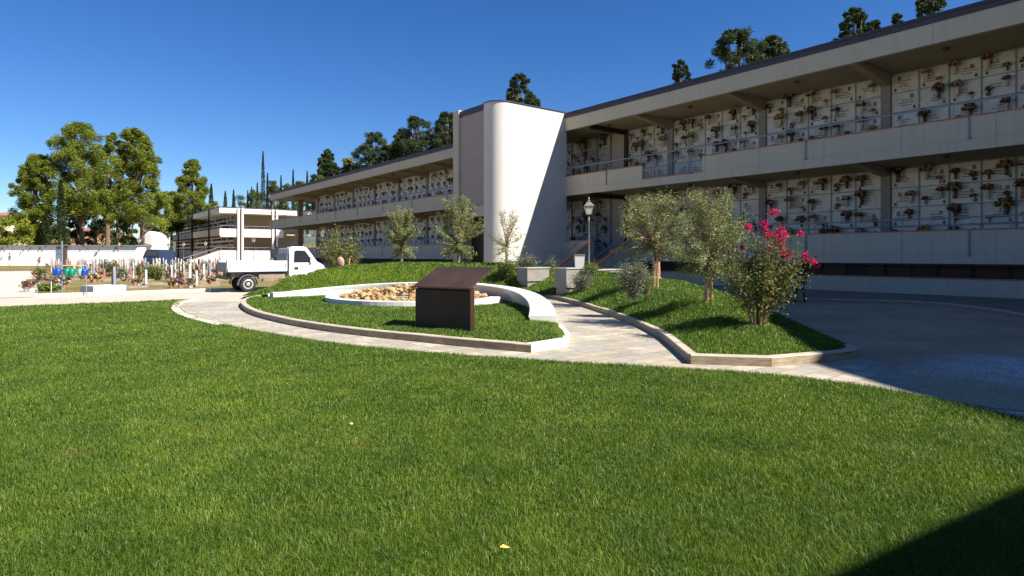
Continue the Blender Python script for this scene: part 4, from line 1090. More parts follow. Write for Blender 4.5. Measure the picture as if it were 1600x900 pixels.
m = MB(); m.hexa([SD(S3+.45,DF-5,.303),SD(S3+.15,DF-5,.303),SD(S3+.15,DF-.03,2.203),SD(S3+.45,DF-.03,2.203),SD(S3+.45,DF-5,.37),SD(S3+.15,DF-5,.37),SD(S3+.15,DF-.03,2.27),SD(S3+.45,DF-.03,2.27)]).build('coping', M['coping'], fb)
MB().tube([SD(S3+.3,DF-5.4,.9),SD(S3+.3,DF-.03,2.75)],.05,5).build('handrail', M['rail'], fb)
m = MB()
for lv, top in ((0,8.6),(1,4.85)):
    for i in range(4):
        for j in range(56):
            a = 115.2+j; m.mi = 0; m.sd(a+.03, a+.97, DN-.06, DN-.01, top-(i+1)*RP+.02, top-i*RP-.02)
            if random.random() < .8:
                m.mi = random.choice((1,2,3,1,4)); c = SD(a+random.uniform(.25,.75), DN-.15, top-(i+1)*RP+.3); m.blob(c, .17, .2, .04, 5)
o = m.build('niche_panel', [M['marble'], M['leafgreen'], M['f_red'], M['vasegrey'], M['f_orange']], fb); o['kind'] = 'stuff'
MB().sd(114.4,114.5,27.3,29.2,FL2,CE2).sd(114.4,114.5,30.4,39,FL2,CE2).sd(114.4,114.5,27.3,39,FL1,CE1).build('inner_wall', M['ceiling'], fb)

# ------------------------------------------------------------------ off-frame blocks that throw the big shadows
t1 = empty('columbarium', (20, 4, 0), 'tall pale block at the far right, outside the photo, shading the gravel yard', 'building')
p1 = [(14.72,-.9),(14.45,2.2),(14.75,5.0),(15.35,8.4),(15.95,11.8),(16.4,14.2),(17.6,14.9),(17.85,16.2),(30.15,25.7),(40,15),(33,-10.6)]
MB().prism(p1, -.1, 11.6).build('wall', M['wall'], t1); MB().prism([(p[0]*1.0, p[1]) for p in p1], 11.603, 12.0).build('roof', M['roof'], t1)
t2 = empty('service_building', (3, -4, 0), 'low white service building behind the photographer at right', 'building')
p2 = [(7.9,1.55),(-6.0,-6.82),(-2.9,-11.96),(11.0,-3.6)]
MB().prism(p2, -.1, 4.7).build('wall', M['wall'], t2); MB().prism(p2, 4.703, 5.0).build('roof', M['roof'], t2)

# ------------------------------------------------------------------ WHITE NICHE WALL at left rear
wl = empty('niche_wall', (-72, 83.4, 0), 'long low white wall of burial niches closing the cemetery at left', 'wall')
MB().box(-130, -51.3, 83.3, 85.2, -.1, 2.72).build('wall', plaster('whitewash', (.84,.83,.80), .03), wl)
m = MB(); m.box(-130.3,-51.1,83.0,85.4,2.722,2.80)
x=-129
while x < -51.3: m.box(x,x+.12,83.02,83.3,2.5,2.72); x += 2.6
m.build('roof', M['grey'], wl)
m = MB()
x=-129.5; 
while x < -52.5:
    m.box(x,x+.03,83.285,83.3,.1,2.5); x += 1.3
for z in (.72,1.33,1.94): m.box(-130,-51.4,83.285,83.3,z,z+.025)
m.build('joints', plain('pale_joint', (.52,.51,.5), .8), wl)
m = MB(); m.box(-62.4,-61.5,83.22,83.31,0,2.6); m.build('recess', M['rail'], wl)
MB().box(-61.5,-60.9,83.1,83.35,-.1,2.95).build('pilaster', plain('brown_pilaster',(.10,.06,.055),.7), wl)
m = MB()
for i in range(100):
    m.mi = random.choice((0,0,1,2)); m.blob((-129+random.randrange(59)*1.3+.65, 83.2, random.choice((.5,1.1,1.7,2.3))+random.uniform(-.05,.1)), random.uniform(.07,.16), None, .03, 5)
o = m.build('flower_bouquets', [M['leafgreen'],M['f_orange'],M['f_red']], None, loc=(-72,83.2,0)); tag(o, 'tiny flower bunches dotted over the long low white wall', 'flowers', None, 'stuff')

# houses beyond the wall
def house(name, px0, px1, Y, ztop, depth, wallm, roofm, label, hip=1.2):
    x0=(px0-800)/F*Y; x1=(px1-800)/F*Y; root=empty(name,((x0+x1)/2,Y,0),label,'house')
    MB().box(x0,x1,Y,Y+depth,-.1,ztop).build('wall', wallm, root)
    e=.5; xm=(x0+x1)/2; ym=Y+depth/2
    MB().add([(x0-e,Y-e,ztop+.002),(x1+e,Y-e,ztop+.002),(x1+e,Y+depth+e,ztop+.002),(x0-e,Y+depth+e,ztop+.002),(x0+(x1-x0)*.25,ym,ztop+hip),(x1-(x1-x0)*.25,ym,ztop+hip)],[(0,1,5,4),(2,3,4,5),(1,2,5),(3,0,4),(3,2,1,0)]).build('roof', roofm, root)
    k=max(1,int((x1-x0)/3.2))
    for i in range(k):
        for z in np.arange(1.4, ztop-1.2, 3.0):
            cx=x0+(i+.5)*(x1-x0)/k; w=MB().box(cx-.5,cx+.5,Y-.05,Y-.003,z,z+1.3).build('window', M['houseglass'], root)
    return root
house('house', -60, 7, 150, 11.2, 12, M['houseyellow'], M['tilebrown'], 'pale yellow house at the far left edge behind the lime green tree')
house('house', 46, 64, 140, 6.6, 9, M['housewall'], M['tilebrown'], 'peach house with brown tiled roof left of the narrow cypress', 1.0)
house('house', 104, 150, 150, 7.4, 10, M['housewall'], M['tilebrown'], 'house with tiled roof glimpsed behind the forked pine trunk', 1.0)
wh = empty('house', ((226-800)/F*112,112,0), 'small white house with sloping grey roof lines behind the thick pine trunk', 'house')
X0=(216-800)/F*112; X1=(237-800)/F*112
m=MB(); m.hexa([(X0,112,-.1),(X1,112,-.1),(X1,118,-.1),(X0,118,-.1),(X0,112,6.0),(X1,112,5.2),(X1,118,5.2),(X0,118,6.0)]).build('wall', M['white'], wh)
m=MB(); m.hexa([(X0-.2,111.7,3.65),(X1+.1,111.7,3.05),(X1+.1,111.99,3.05),(X0-.2,111.99,3.65),(X0-.2,111.7,3.95),(X1+.1,111.7,3.35),(X1+.1,111.99,3.35),(X0-.2,111.99,3.95)]).build('roof', M['grey'], wh)
MB().box(X0+.3,X0+1.3,111.93,111.99,2.3,3.2).build('window', M['houseglass'], wh)

# ------------------------------------------------------------------ CURVED WHITE BENCH WALL, pit, stones
bw = empty('curved_bench_wall', (-2,17,.1), 'white curved low bench wall sweeping round the stone pit', 'wall')
W = [np.array(p) for p in wo]; nW=len(W)
def inward(i):
    a=W[max(i-1,0)][:2]; b=W[min(i+1,nW-1)][:2]; v=b-a; v/=np.linalg.norm(v); return np.array([v[1],-v[0]])   # right of travel = inside
m=MB(); vs=[]
for i,p in enumerate(W):
    t=i/(nW-1); th = .10+.34*min(1,t/.35) + .10*max(0,(t-.6)/.4); nn=inward(i); q=p[:2]+nn*th; q2=p[:2]+nn*(th-.24*min(1,t*3)*min(1,max(.2,(1.05-t)*3))); h=p[2]
    vs += [(p[0],p[1],.0),(p[0],p[1],h-.015),(p[0]+nn[0]*.015,p[1]+nn[1]*.015,h),(q[0]-nn[0]*.015,q[1]-nn[1]*.015,h),(q[0],q[1],h-.015),(q2[0],q2[1],.05 if t<.93 else .12)]
fs=[]
for i in range(nW-1):
    for k in range(6):
        a=i*6+k; b=i*6+(k+1)%6; fs.append((b,b+6,a+6,a)[::-1])
fs += [(0,1,2,3,4,5)[::-1], tuple((nW-1)*6+k for k in range(6))]
m.add(vs,fs); o=m.build('seat_wall', M['white'], bw, False)
import bmesh
def fixn(o):
    bm=bmesh.new(); bm.from_mesh(o.data); bmesh.ops.recalc_face_normals(bm, faces=bm.faces); bm.to_mesh(o.data); bm.free()
fixn(o)
# low footing along the left half of the wall
m=MB(); vs=[]; idx=list(range(0,int(nW*.47)))
for i in idx:
    t=i/(nW-1); th=.10+.34*min(1,t/.35); nn=inward(i); a=W[i][:2]+nn*(th+.12); b=W[i][:2]+nn*(th+.45)
    vs += [(a[0],a[1],.05),(a[0],a[1],.275),(b[0],b[1],.275),(b[0],b[1],.05)]
fs=[]
for i in range(len(idx)-1):
    for k in range(4): a=i*4+k; b=i*4+(k+1)%4; fs.append((a,b,b+4,a+4))
fs += [(0,1,2,3), tuple((len(idx)-1)*4+k for k in (3,2,1,0))]
m.add(vs,fs); fixn(m.build('footing', M['white'], bw))
# pit ring
pc_=np.array((-2.75,17.15)); ring=empty('stone_pit', (pc_[0],pc_[1],.1), 'round pit edged with a white rim in front of the curved wall', 'pit')
m=MB(); K=72; ro,ri=2.48,2.16; vs=[]
inner_wall_poly=[tuple(W[i][:2]+inward(i)*.5) for i in range(nW)]
ax=np.array((.707,-.707)); ay=np.array((.707,.707))
def el(a,r): return pc_+ax*math.cos(a)*r*1.05+ay*math.sin(a)*r*.95
ang=[a for a in np.linspace(0,2*math.pi,K,endpoint=False)]
wide_poly=inner_wall_poly+[(.9,6),(-12,6)]
okp=[inpoly(np.array([el(a,ro)[0]]),np.array([el(a,ro)[1]]),wide_poly)[0] for a in ang]
start=next(i for i in range(K) if okp[i] and not okp[i-1]); seq=[]; i=start
while okp[i%K] and len(seq)<K: seq.append(ang[i%K]); i+=1
vs=[];fs=[]
for a in seq:
    o1=el(a,ro); i1=el(a,ri); vs+= [(o1[0],o1[1],.05),(o1[0],o1[1],.275),(i1[0],i1[1],.275),(i1[0],i1[1],.05)]
for i in range(len(seq)-1):
    for k in range(4): a=i*4+k; b=i*4+(k+1)%4; fs.append((a,b,b+4,a+4))
fs += [(0,1,2,3), tuple((len(seq)-1)*4+k for k in (3,2,1,0))]
m.add(vs,fs); fixn(m.build('rim', M['white'], ring))
m=MB(); m.prism([tuple(el(a,ri)) for a in ang], .1, .205); m.build('pit_floor', plain('pit_earth',(.32,.26,.18),.95), ring)
sm=[]
for k in range(9):
    r_=random.Random(k+40); b=MB(); b.blob((0,0,0),1.0,.72,.0,8); b.v=[tuple(c*(1+r_.uniform(-.34,.30)) for c in v) for v in b.v]; sm.append(b.mesh('stone',M['stone']))
r_=random.Random(5); ns=0
while ns<290:
    a=r_.uniform(0,6.28); q=math.sqrt(r_.random())*2.05; p=el(a,q)
    if not inpoly(np.array([p[0]]),np.array([p[1]]),wide_poly)[0]: continue
    if edgedist(np.array([p[0]]),np.array([p[1]]),wide_poly)[0]<.10: continue
    hh=.25+.32*max(0,1-(q/2.1)**2)*r_.uniform(.2,1); o=link('stone', sm[r_.randrange(9)]); s_=r_.uniform(.05,.10)
    o.location=(p[0],p[1],hh); o.scale=(s_*r_.uniform(.8,1.3),s_,s_*r_.uniform(.7,1.1)); o.rotation_euler=(r_.uniform(-.5,.5),r_.uniform(-.5,.5),r_.uniform(0,6.28))
    tag(o,'rough golden stone heaped in the round pit before the curved wall','stone','stones heaped in the round pit'); ns+=1

# ------------------------------------------------------------------ RUSTY STEEL STAND
A=np.array(G2(649,507,.17)); B=np.array(G2(735,514,.17)); ux=(B-A)/np.linalg.norm(B-A); uy=np.array([-ux[1],ux[0]]); Lw=np.linalg.norm(B-A)
st=empty('steel_stand', (A[0],A[1],.15), 'dark rusty steel lectern with a big tilted plate on the oval bed', 'lectern')
def LP(a,b,z): p=A+ux*a+uy*b; return (p[0],p[1],z)
zf=.80
m=MB(); m.hexa([LP(0,0,.02),LP(Lw,0,.02),LP(Lw,.12,.02),LP(0,.12,.02),LP(0,0,zf),LP(Lw,0,zf),LP(Lw,.12,zf+.05),LP(0,.12,zf+.05)]); m.build('base_panel', M['corten'], st, False, .004)
m=MB(); e=.025; dp=.65; z1=zf+.03; z2=z1+.335; tk=.028
m.hexa([LP(-e,-.035,z1),LP(Lw+e,-.035,z1),LP(Lw+e,dp,z2),LP(-e,dp,z2),LP(-e,-.035,z1+tk),LP(Lw+e,-.035,z1+tk),LP(Lw+e,dp,z2+tk),LP(-e,dp,z2+tk)]); m.build('tilted_plate', M['cortentop'], st, False, .003)
m=MB(); m.hexa([LP(-e,-.041,z1-.002),LP(Lw+e,-.041,z1-.002),LP(Lw+e,-.036,z1-.002),LP(-e,-.036,z1-.002),LP(-e,-.041,z1+tk),LP(Lw+e,-.041,z1+tk),LP(Lw+e,-.036,z1+tk),LP(-e,-.036,z1+tk)]); m.build('rusty_edge', plain('orange_rust',(.22,.10,.03),.8,0,.3,20), st)

# ------------------------------------------------------------------ GREY STONE BOXES
M['boxgrey']=plain('grey_box_metal',(.23,.215,.19),.7,0,.12,4)
M['boxlid']=plain('box_lid',(.36,.345,.30),.5,0,.1,4)
def sbox(px, Y, z0, w, dep, h, ang, label):
    X=(px-800)/F*Y; root=empty('stone_box',(X,Y,z0),label,'stone box','grey stone boxes on the raised bed')
    a=(math.cos(ang),math.sin(ang))
    MB().obox((X,Y),a,w/2-.05,dep/2-.05,z0-.15,z0+.16).build('plinth',M['boxgrey'],root)
    MB().obox((X,Y),a,w/2,dep/2,z0+.162,z0+h-.04).build('body',M['boxgrey'],root,False,.006)
    MB().obox((X,Y),a,w/2+.03,dep/2+.03,z0+h-.038,z0+h).build('lid',M['boxlid'],root,False,.005)
th=R(-52)   # long side along -d
sbox(833,21.4,.34,1.0,.58,.64,R(38),'left grey stone box with lid, sunlit right side, on the raised bed')
sbox(893,19.7,.20,1.0,.58,.80,R(38),'middle grey stone box on a smaller plinth, half covered by a grey shrub')
sbox(945,21.2,.40,1.3,.55,.52,R(38),'rightmost low grey stone box with a pale lid behind the round shrub')

# ------------------------------------------------------------------ LAMP POSTS
def lamp_proto():
    root=empty('street_lamp',(0,0,0),'x','street lamp','lantern street lamps')
    m=MB(); m.lathe([(.09,0),(.09,.12),(.055,.2),(.045,.7),(.06,.72),(.04,.76),(.033,1.6),(.03,2.75),(.05,2.8),(.03,2.84),(.03,2.98)],(0,0,0),10); m.build('post',M['pole'],root,True)
    m=MB(); m.lathe([(.03,2.98),(.075,3.02),(.08,3.04)],(0,0,0),8); m.build('collar',M['vasegrey'],root)
    m=MB(); m.add([(-.10,-.10,3.05),(.10,-.10,3.05),(.10,.10,3.05),(-.10,.10,3.05),(-.19,-.19,3.40),(.19,-.19,3.40),(.19,.19,3.40),(-.19,.19,3.40)],[(3,2,1,0),(4,5,6,7),(0,1,5,4),(1,2,6,5),(2,3,7,6),(3,0,4,7)]); m.build('glass',M['lampglass'],root)
    m=MB()
    for sx in (-1,1):
        for sy in (-1,1): m.tube([(sx*.10,sy*.10,3.04),(sx*.193,sy*.193,3.41)],.010,4)
    m.add([(-.215,-.215,3.402),(.215,-.215,3.402),(.215,.215,3.402),(-.215,.215,3.402),(-.07,-.07,3.57),(.07,-.07,3.57),(.07,.07,3.57),(-.07,.07,3.57)],[(3,2,1,0),(4,5,6,7),(0,1,5,4),(1,2,6,5),(2,3,7,6),(3,0,4,7)])
    m.lathe([(.06,3.57),(.07,3.62),(.03,3.66),(.035,3.70),(.01,3.78)],(0,0,0),8); m.build('hood',M['pole'],root)
    return root
lp=lamp_proto()
for i,(px,Y,sc,lb) in enumerate([(920,26.2,1.03,'nearest lantern lamp post, in front of the stair right of the tower'),(505,58,1.03,'lantern lamp post beside the front of the white truck'),(663,50,1.0,'dark lantern lamp post behind the two small olive trees left of the tower'),
        (396,84,1.05,'lantern lamp post rising behind the bed of the white truck'),(321,98,1.0,'lantern lamp post by the stair of the far block'),(287,105,1.0,'lantern lamp post before the shaded side of the far block'),(263,112,1.0,'leftmost lantern lamp post, by the left end of the far block'),(217,78,1.0,'thin lantern lamp post in front of the white niche wall end')]):
    o=lp if i==0 else copy_tree(lp); o.location=((px-800)/F*Y,Y,.02); o.scale=(sc,)*3; o['label']=lb

# litter bin by the stair
X,Y,_=AT(905,24.5); bn=empty('litter_bin',(X,Y,0),'small pale pillar litter bin flared at the top, left of the nearest lamp post','bin')
MB().obox((X,Y),(1,0),.14,.14,0,.12).build('foot',M['boxgrey'],bn)
m=MB(); m.add([(X-.13,Y-.13,.1),(X+.13,Y-.13,.1),(X+.13,Y+.13,.1),(X-.13,Y+.13,.1),(X-.2,Y-.2,1.4),(X+.2,Y-.2,1.4),(X+.2,Y+.2,1.4),(X-.2,Y+.2,1.4)],[(3,2,1,0),(4,5,6,7),(0,1,5,4),(1,2,6,5),(2,3,7,6),(3,0,4,7)]); m.build('body',M['white'],bn)
MB().obox((X,Y),(1,0),.22,.22,1.402,1.44).build('lid',M['boxgrey'],bn)

# ------------------------------------------------------------------ BENCH
X,Y,_=G(1256,473); bench=empty('park_bench',(X,Y,0),'black cast iron bench seen end-on at the edge of the shaded gravel yard','bench')
def BL(a,b,z): return (X+d_[0]*a-n_[0]*b, Y+d_[1]*a-n_[1]*b, z)   # a along bench, b towards viewer
for a in (0,1.5):
    m=MB(); m.tube([BL(a,-.05,0),BL(a,.0,.25),BL(a,.02,.42)],.022,6); m.tube([BL(a,.55,0),BL(a,.46,.22),BL(a,.47,.42)],.022,6)
    m.tube([BL(a,.02,.42),BL(a,.25,.39),BL(a,.47,.42)],.024,6); m.tube([BL(a,.02,.42),BL(a,-.04,.68),BL(a,-.10,.86)],.02,6)
    m.tube([BL(a,-.03,.66),BL(a,.2,.69),BL(a,.42,.67),BL(a,.50,.60),BL(a,.47,.42)],.02,6); m.build('iron_frame',M['black'],bench,True)
m=MB()
for b in (.04,.16,.28,.40): m.hexa([BL(-.05,b,.43),BL(1.55,b,.43),BL(1.55,b+.09,.43),BL(-.05,b+.09,.43),BL(-.05,b,.455),BL(1.55,b,.455),BL(1.55,b+.09,.455),BL(-.05,b+.09,.455)])
m.build('seat',M['door'],bench)
m=MB()
for z in (.55,.67,.79): m.hexa([BL(-.05,-.05-(z-.5)*.15,z),BL(1.55,-.05-(z-.5)*.15,z),BL(1.55,-.08-(z-.5)*.15,z),BL(-.05,-.08-(z-.5)*.15,z),BL(-.05,-.06-(z-.5)*.15,z+.08),BL(1.55,-.06-(z-.5)*.15,z+.08),BL(1.55,-.09-(z-.5)*.15,z+.08),BL(-.05,-.09-(z-.5)*.15,z+.08)])
m.build('backrest',M['door'],bench)

# ------------------------------------------------------------------ TRUCK (local: x forward, y left/far side, z up)
tr=empty('pickup_truck',(0,0,0),'small white dropside truck parked behind the grass mound','truck'); WL[tr.name]=np.zeros(3)
TH=math.atan2(n_[1],n_[0])
def tprism(prof, y0, y1, name, mat, parent=tr, bev=0.0, smooth=False):
    m=MB(); k=len(prof); m.add([(x,y0,z) for x,z in prof]+[(x,y1,z) for x,z in prof],[tuple(range(k)),tuple(range(2*k-1,k-1,-1))]+[(i,k+i,k+(i+1)%k,(i+1)%k) for i in range(k)])
    o=m.build(name,mat,parent,smooth,bev); fixn(o); return o
# wheel well profile cab
cab=[(2.30,.32),(2.30,1.66),(2.36,1.74),(2.85,1.76),(3.02,1.70),(3.42,1.16),(3.72,.98),(3.80,.80),(3.82,.36),(3.60,.34),(3.55,.50),(3.44,.62),(3.27,.66),(3.10,.62),(2.99,.50),(2.94,.32)]
tprism(cab,.02,1.42,'cab',M['whitepaint'],tr,.03)
for yy,sg in ((.012,-1),(1.428,1)):
    o=tprism([(2.48,1.12),(2.50,1.56),(2.56,1.60),(2.86,1.60),(2.95,1.56),(3.26,1.14),(3.10,1.12)],yy-.006,yy+.006,'side_window',M['dglass'])
    tprism([(2.44,.40),(2.455,.40),(2.455,1.62),(2.44,1.62)],yy-.003,yy+.003,'door_seam',M['grey'])
    tprism([(2.50,.84),(2.66,.84),(2.66,.93),(2.50,.93)],yy-.012,yy+.012,'door_handle',M['black'])
    m=MB(); m.box(3.12,3.20,yy+sg*.06-.05,yy+sg*.06+.05,1.12,1.36); m.tube([(3.16,yy,1.16),(3.16,yy+sg*.08,1.18)],.015,5); m.build('wing_mirror',M['whitepaint'],tr)
    m=MB(); m.box(3.70,3.815,.72-sg*(-.52)-.12,.72-sg*(-.52)+.12,.72,.88); m.build('headlight',M['lampglass'],tr)
m=MB(); m.hexa([(3.06,.10,1.68),(3.06,1.34,1.68),(3.44,1.34,1.17),(3.44,.10,1.17),(3.075,.10,1.69),(3.075,1.34,1.69),(3.455,1.34,1.18),(3.455,.10,1.18)]); m.build('windscreen',M['dglass'],tr)
# bed
m=MB(); m.box(.02,2.20,.0,1.44,.80,.86); m.build('bed_floor',M['bedgrey'],tr)
for y0,y1 in ((-.03,.0),(1.44,1.47)):
    o=MB().box(.02,2.20,y0,y1,.78,1.18).build('side_board',M['whitepaint'],tr,False,.006)
    s_=MB().box(.02,2.20,y0-.004,y1+.004,.755,.777).build('stripe',M['blue'],o)
    MB().box(.04,.07,y0-.008,y1+.008,.93,1.05).box(2.12,2.15,y0-.008,y1+.008,.93,1.05).build('latch',M['black'],o)
MB().box(2.20,2.23,.0,1.44,.80,1.45).build('headboard',M['bedgrey'],tr)
m=MB()
for y in np.linspace(.05,1.39,8): m.tube([(2.21,y,1.4),(2.21,y,1.72)],.012,5)
m.tube([(2.21,.03,1.72),(2.21,1.41,1.72)],.02,6); m.build('rack',M['brownpipe'],tr)
m=MB(); m.hexa([(-.36,-.02,.74),(-.02,-.02,.80),(-.02,1.46,.80),(-.36,1.46,.74),(-.40,-.02,1.12),(-.06,-.02,1.16),(-.06,1.46,1.16),(-.40,1.46,1.12)])
m=MB(); m.box(-.05,.0,-.02,.04,.78,1.22).box(-.05,.0,1.40,1.46,.78,1.22).box(-.05,-.01,.04,1.40,.80,1.14); m.build('tailgate',M['bedgrey'],tr)
MB().box(-.01,.0,.0,.01,.8,.81)
m=MB(); m.box(.10,3.2,.30,.40,.56,.74).box(.10,3.2,1.04,1.14,.56,.74).box(.1,.2,.30,1.14,.50,.76); m.build('chassis',M['chassis'],tr)
m=MB(); m.box(1.15,2.15,.06,.28,.48,.70); m.box(1.3,1.7,.04,.25,.38,.6); m.build('side_tank',M['chassis'],tr,False,.01)
m=MB(); m.box(.0,.06,.1,1.34,.48,.62); m.box(.0,.05,.12,.32,.62,.72); m.build('rear_bumper',M['black'],tr)
def arch(cx,y0,y1):
    m=MB(); vs=[]; k=12
    for i in range(k+1):
        a=R(-5)+R(190)*i/k
        for r_i,y in ((.345,y0),(.345,y1),(.375,y1),(.375,y0)): vs.append((cx+math.cos(a)*r_i,y,.29+math.sin(a)*r_i))
    fs=[(i*4+j,i*4+(j+1)%4,(i+1)*4+(j+1)%4,(i+1)*4+j) for i in range(k) for j in range(4)]; m.add(vs,fs); o=m.build('mudguard',M['bedgrey'],tr); fixn(o)
for y0,y1 in ((.0,.20),(1.24,1.44)): arch(.75,y0,y1)
for cx in (.75,3.27):
    for yc,out in ((.10,-1),(1.34,1)):
        w=.155
        t=MB(); t.lathe([(.19,-w/2),(.27,-w/2),(.29,-w/2+.025),(.29,w/2-.025),(.27,w/2),(.19,w/2)],(cx,yc,.29),24,'y'); o=t.build('wheel',M['tyre'],tr,True); fixn(o)
        t=MB(); t.lathe([(.03,0),(.06,-.015),(.065,.0),(.12,.012),(.155,-.008),(.19,.0),(.19,.05),(.02,.05)],(0,0,0),20,'y')
        Mx=Matrix.Translation((cx,yc+out*(w/2-.0),.29)) @ (Matrix.Identity(4) if out<0 else Matrix.Rotation(math.pi,4,'Z')); t.xf(Mx); rr=t.build('rim',M['rim'],o,True); fixn(rr)
rwp=np.array(G2(388,456)); nh=np.array([math.cos(TH),math.sin(TH)]); lh=np.array([-nh[1],nh[0]])
org=rwp-nh*.75-lh*.02
tr.location=(org[0],org[1],0); tr.rotation_euler=(0,0,TH); tr.scale=(1,1,1)

# ------------------------------------------------------------------ navy van by the wall end
vn=empty('van',((236-800)/F*76,76,0),'dark navy van parked beside the end of the white niche wall','van'); vx=(236-800)/F*76
m=MB(); prof=[(-1.0,.35),(-1.05,1.2),(-.75,1.95),(-.5,2.15),(.85,2.1),(1.0,1.9),(1.05,.35)]
m.add([(vx+a,76,z) for a,z in prof]+[(vx+a,79.5,z) for a,z in prof],[tuple(range(7)),tuple(range(13,6,-1))]+[(i,7+i,7+(i+1)%7,(i+1)%7) for i in range(7)]); fixn(m.build('body',M['navy'],vn,False,.05))
MB().box(vx-.7,vx+.75,75.96,75.995,1.35,1.95).build('windscreen',M['dglass'],vn)
for a in (-.8,.8):
    m=MB(); m.lathe([(.1,-.1),(.33,-.1),(.33,.1),(.1,.1)],(0,0,0),14,'y'); m.xf(Matrix.Translation((vx+a,76.7,.33))@Matrix.Rotation(R(90),4,'Z')); m.build('wheel',M['tyre'],vn)
    MB().box(vx+a-.14,vx+a+.14,75.95,75.995,.8,.98).build('headlight',M['lampglass'],vn)

# ------------------------------------------------------------------ CEMETERY FIELD
def wcan(px,Y,z,mat,label):
    X=(px-800)/F*Y; root=empty('watering_can',(X,Y,z),label,'watering can','watering cans hanging on the rack')
    m=MB(); m.lathe([(.075,-.34),(.095,-.32),(.095,-.16),(.06,-.10),(.04,-.09)],(X,Y,z),12); m.tube([(X+.07,Y,z-.30),(X+.13,Y,z-.18),(X+.16,Y,z-.12)],[.014,.012,.02],6); m.build('body',M[mat],root,True)
    m=MB(); m.tube([(X-.09,Y,z-.22),(X-.07,Y,z-.05),(X,Y,z),(X+.04,Y,z-.10)],.010,6); m.build('handle',M[mat],root,True); return root
rk_=empty('can_rack',(*G2(116,462),0),'metal frame with a yellow bar where watering cans hang','rack')
ry=21.2
xa=(97-800)/F*ry; xb=(135-800)/F*ry; zb_=H-(415-399)*ry/F
MB().tube([(xa,ry,0),(xa,ry,1.9)],.022,6).build('post',M['rail'],rk_); MB().tube([(xb,ry,0),(xb,ry,zb_+.1)],.018,6).build('post',M['rail'],rk_)
MB().tube([(xa,ry,zb_),(xb,ry,zb_)],.016,6).build('bar',M['yellow'],rk_)
MB().tube([(xa,ry,zb_-.38),(xb,ry,zb_-.38)],.010,6).build('bar',M['rail'],rk_)
xl=(80-800)/F*ry; MB().tube([(xl,ry,0),(xl,ry,zb_)],.014,6).build('post',M['whitekerb'],rk_); MB().tube([(xl,ry,zb_),(xa,ry,zb_)],.012,6).build('bar',M['rail'],rk_)
for px,mt,lb in ((105,'greenplastic','green watering can hanging on the yellow bar, left one'),(112.5,'greenplastic','green watering can hanging on the yellow bar, right of its twin'),(126,'palegreen','pale mint watering can on the yellow bar next to the blue one'),(132,'bluePlastic','blue watering can at the right end of the yellow bar'),(87,'bluePlastic','small blue watering can left of the rack post'),(91,'bluePlastic','blue watering can tight against the rack post')):
    wcan(px, ry-.02, zb_-.01, mt, lb)
# white tomb edging
a=np.array(G2(146,459,.03)); b=np.array(G2(197,456.5,.03))
tb=empty('grave_edging',(a[0],a[1],0),'long white marble grave edging near the road kerb','grave')
v=(b-a)/np.linalg.norm(b-a); nn=np.array([-v[1],v[0]]); L=np.linalg.norm(b-a)
for (o0,hw_) in ((0,L/2),(.85,L/2)):
    c=a+v*L/2+nn*(o0+.05); MB().obox(c,v,hw_,.05,0,.30).build('edge_slab',M['white'],tb)
for q in (0.05,L-.05):
    c=a+v*q+nn*.475; MB().obox(c,v,.05,.368,0,.302).build('edge_slab',M['white'],tb)
r_=random.Random(21)
gmats={'white':plain('weathered_white_stone',(.50,.48,.44),.8,0,.15,3),'grey':M['grey'],'cream':plain('cream_stone',(.36,.29,.20),.8),'brown':plain('wood_cross',(.2,.10,.05),.8),'pink':plain('pink_granite',(.30,.14,.10),.5)}
M['bedsoil']=plain('grave_gravel',(.26,.21,.15),.95,0,.3,6)
def headstone(kind,c,style,hh):
    root=empty('headstone',(0,0,0),'x','headstone','headstones scattered over the dry cemetery field'); WL[root.name]=np.zeros(3)
    m=MB()
    if style==0: m.box(-.28,.28,-.04,.04,0,hh*.8); m.lathe([(.28,-.04),(.28,.04)],(0,0,hh*.8),16,'y')
    elif style==1: m.box(-.035,.035,-.03,.03,0,hh); m.box(-.22,.22,-.028,.028,hh*.62,hh*.70)
    elif style==2: m.box(-.09,.09,-.05,.05,0,hh); m.box(-.12,.12,-.07,.07,0,.08)
    else: m.add([(-.3,-.04,0),(.3,-.04,0),(.3,.04,0),(-.3,.04,0),(-.22,-.04,hh),(.1,-.04,hh*.86),(.1,.04,hh*.86),(-.22,.04,hh)],[(3,2,1,0),(4,5,6,7),(0,1,5,4),(1,2,6,5),(2,3,7,6),(3,0,4,7)])
    m.build('slab',gmats[c],root,False)
    m=MB(); m.box(-.32,.32,-.1,1.1,0,.09); 
    m.xf(Matrix.Rotation(math.pi,4,'Z')); m.build('grave_bed',M['bedsoil'],root)
    return root
hp=[(headstone(0,c,s,h),c,s,[0]) for c,s,h in (('white',0,.95),('grey',0,.9),('cream',0,.85),('white',2,.85),('cream',2,.8),('brown',1,1.0),('white',1,1.0),('pink',3,.8),('grey',3,.85),('pink',0,.8),('grey',2,.9))]
SN={0:'rounded headstone',1:'cross',2:'slim pillar headstone',3:'slanting headstone'}
gpos=[]
for s in np.arange(30,100,2.1):
    for D in np.arange(1.2,21,1.45):
        x,y,_=SD(s+r_.uniform(-.5,.5),D+r_.uniform(-.35,.35))
        u=x/y*F+800
        if not (60<u<345): continue
        if s<38 and u<200 and r_.random()<.75: continue
        if r_.random()<.30: continue
        gpos.append((x,y))
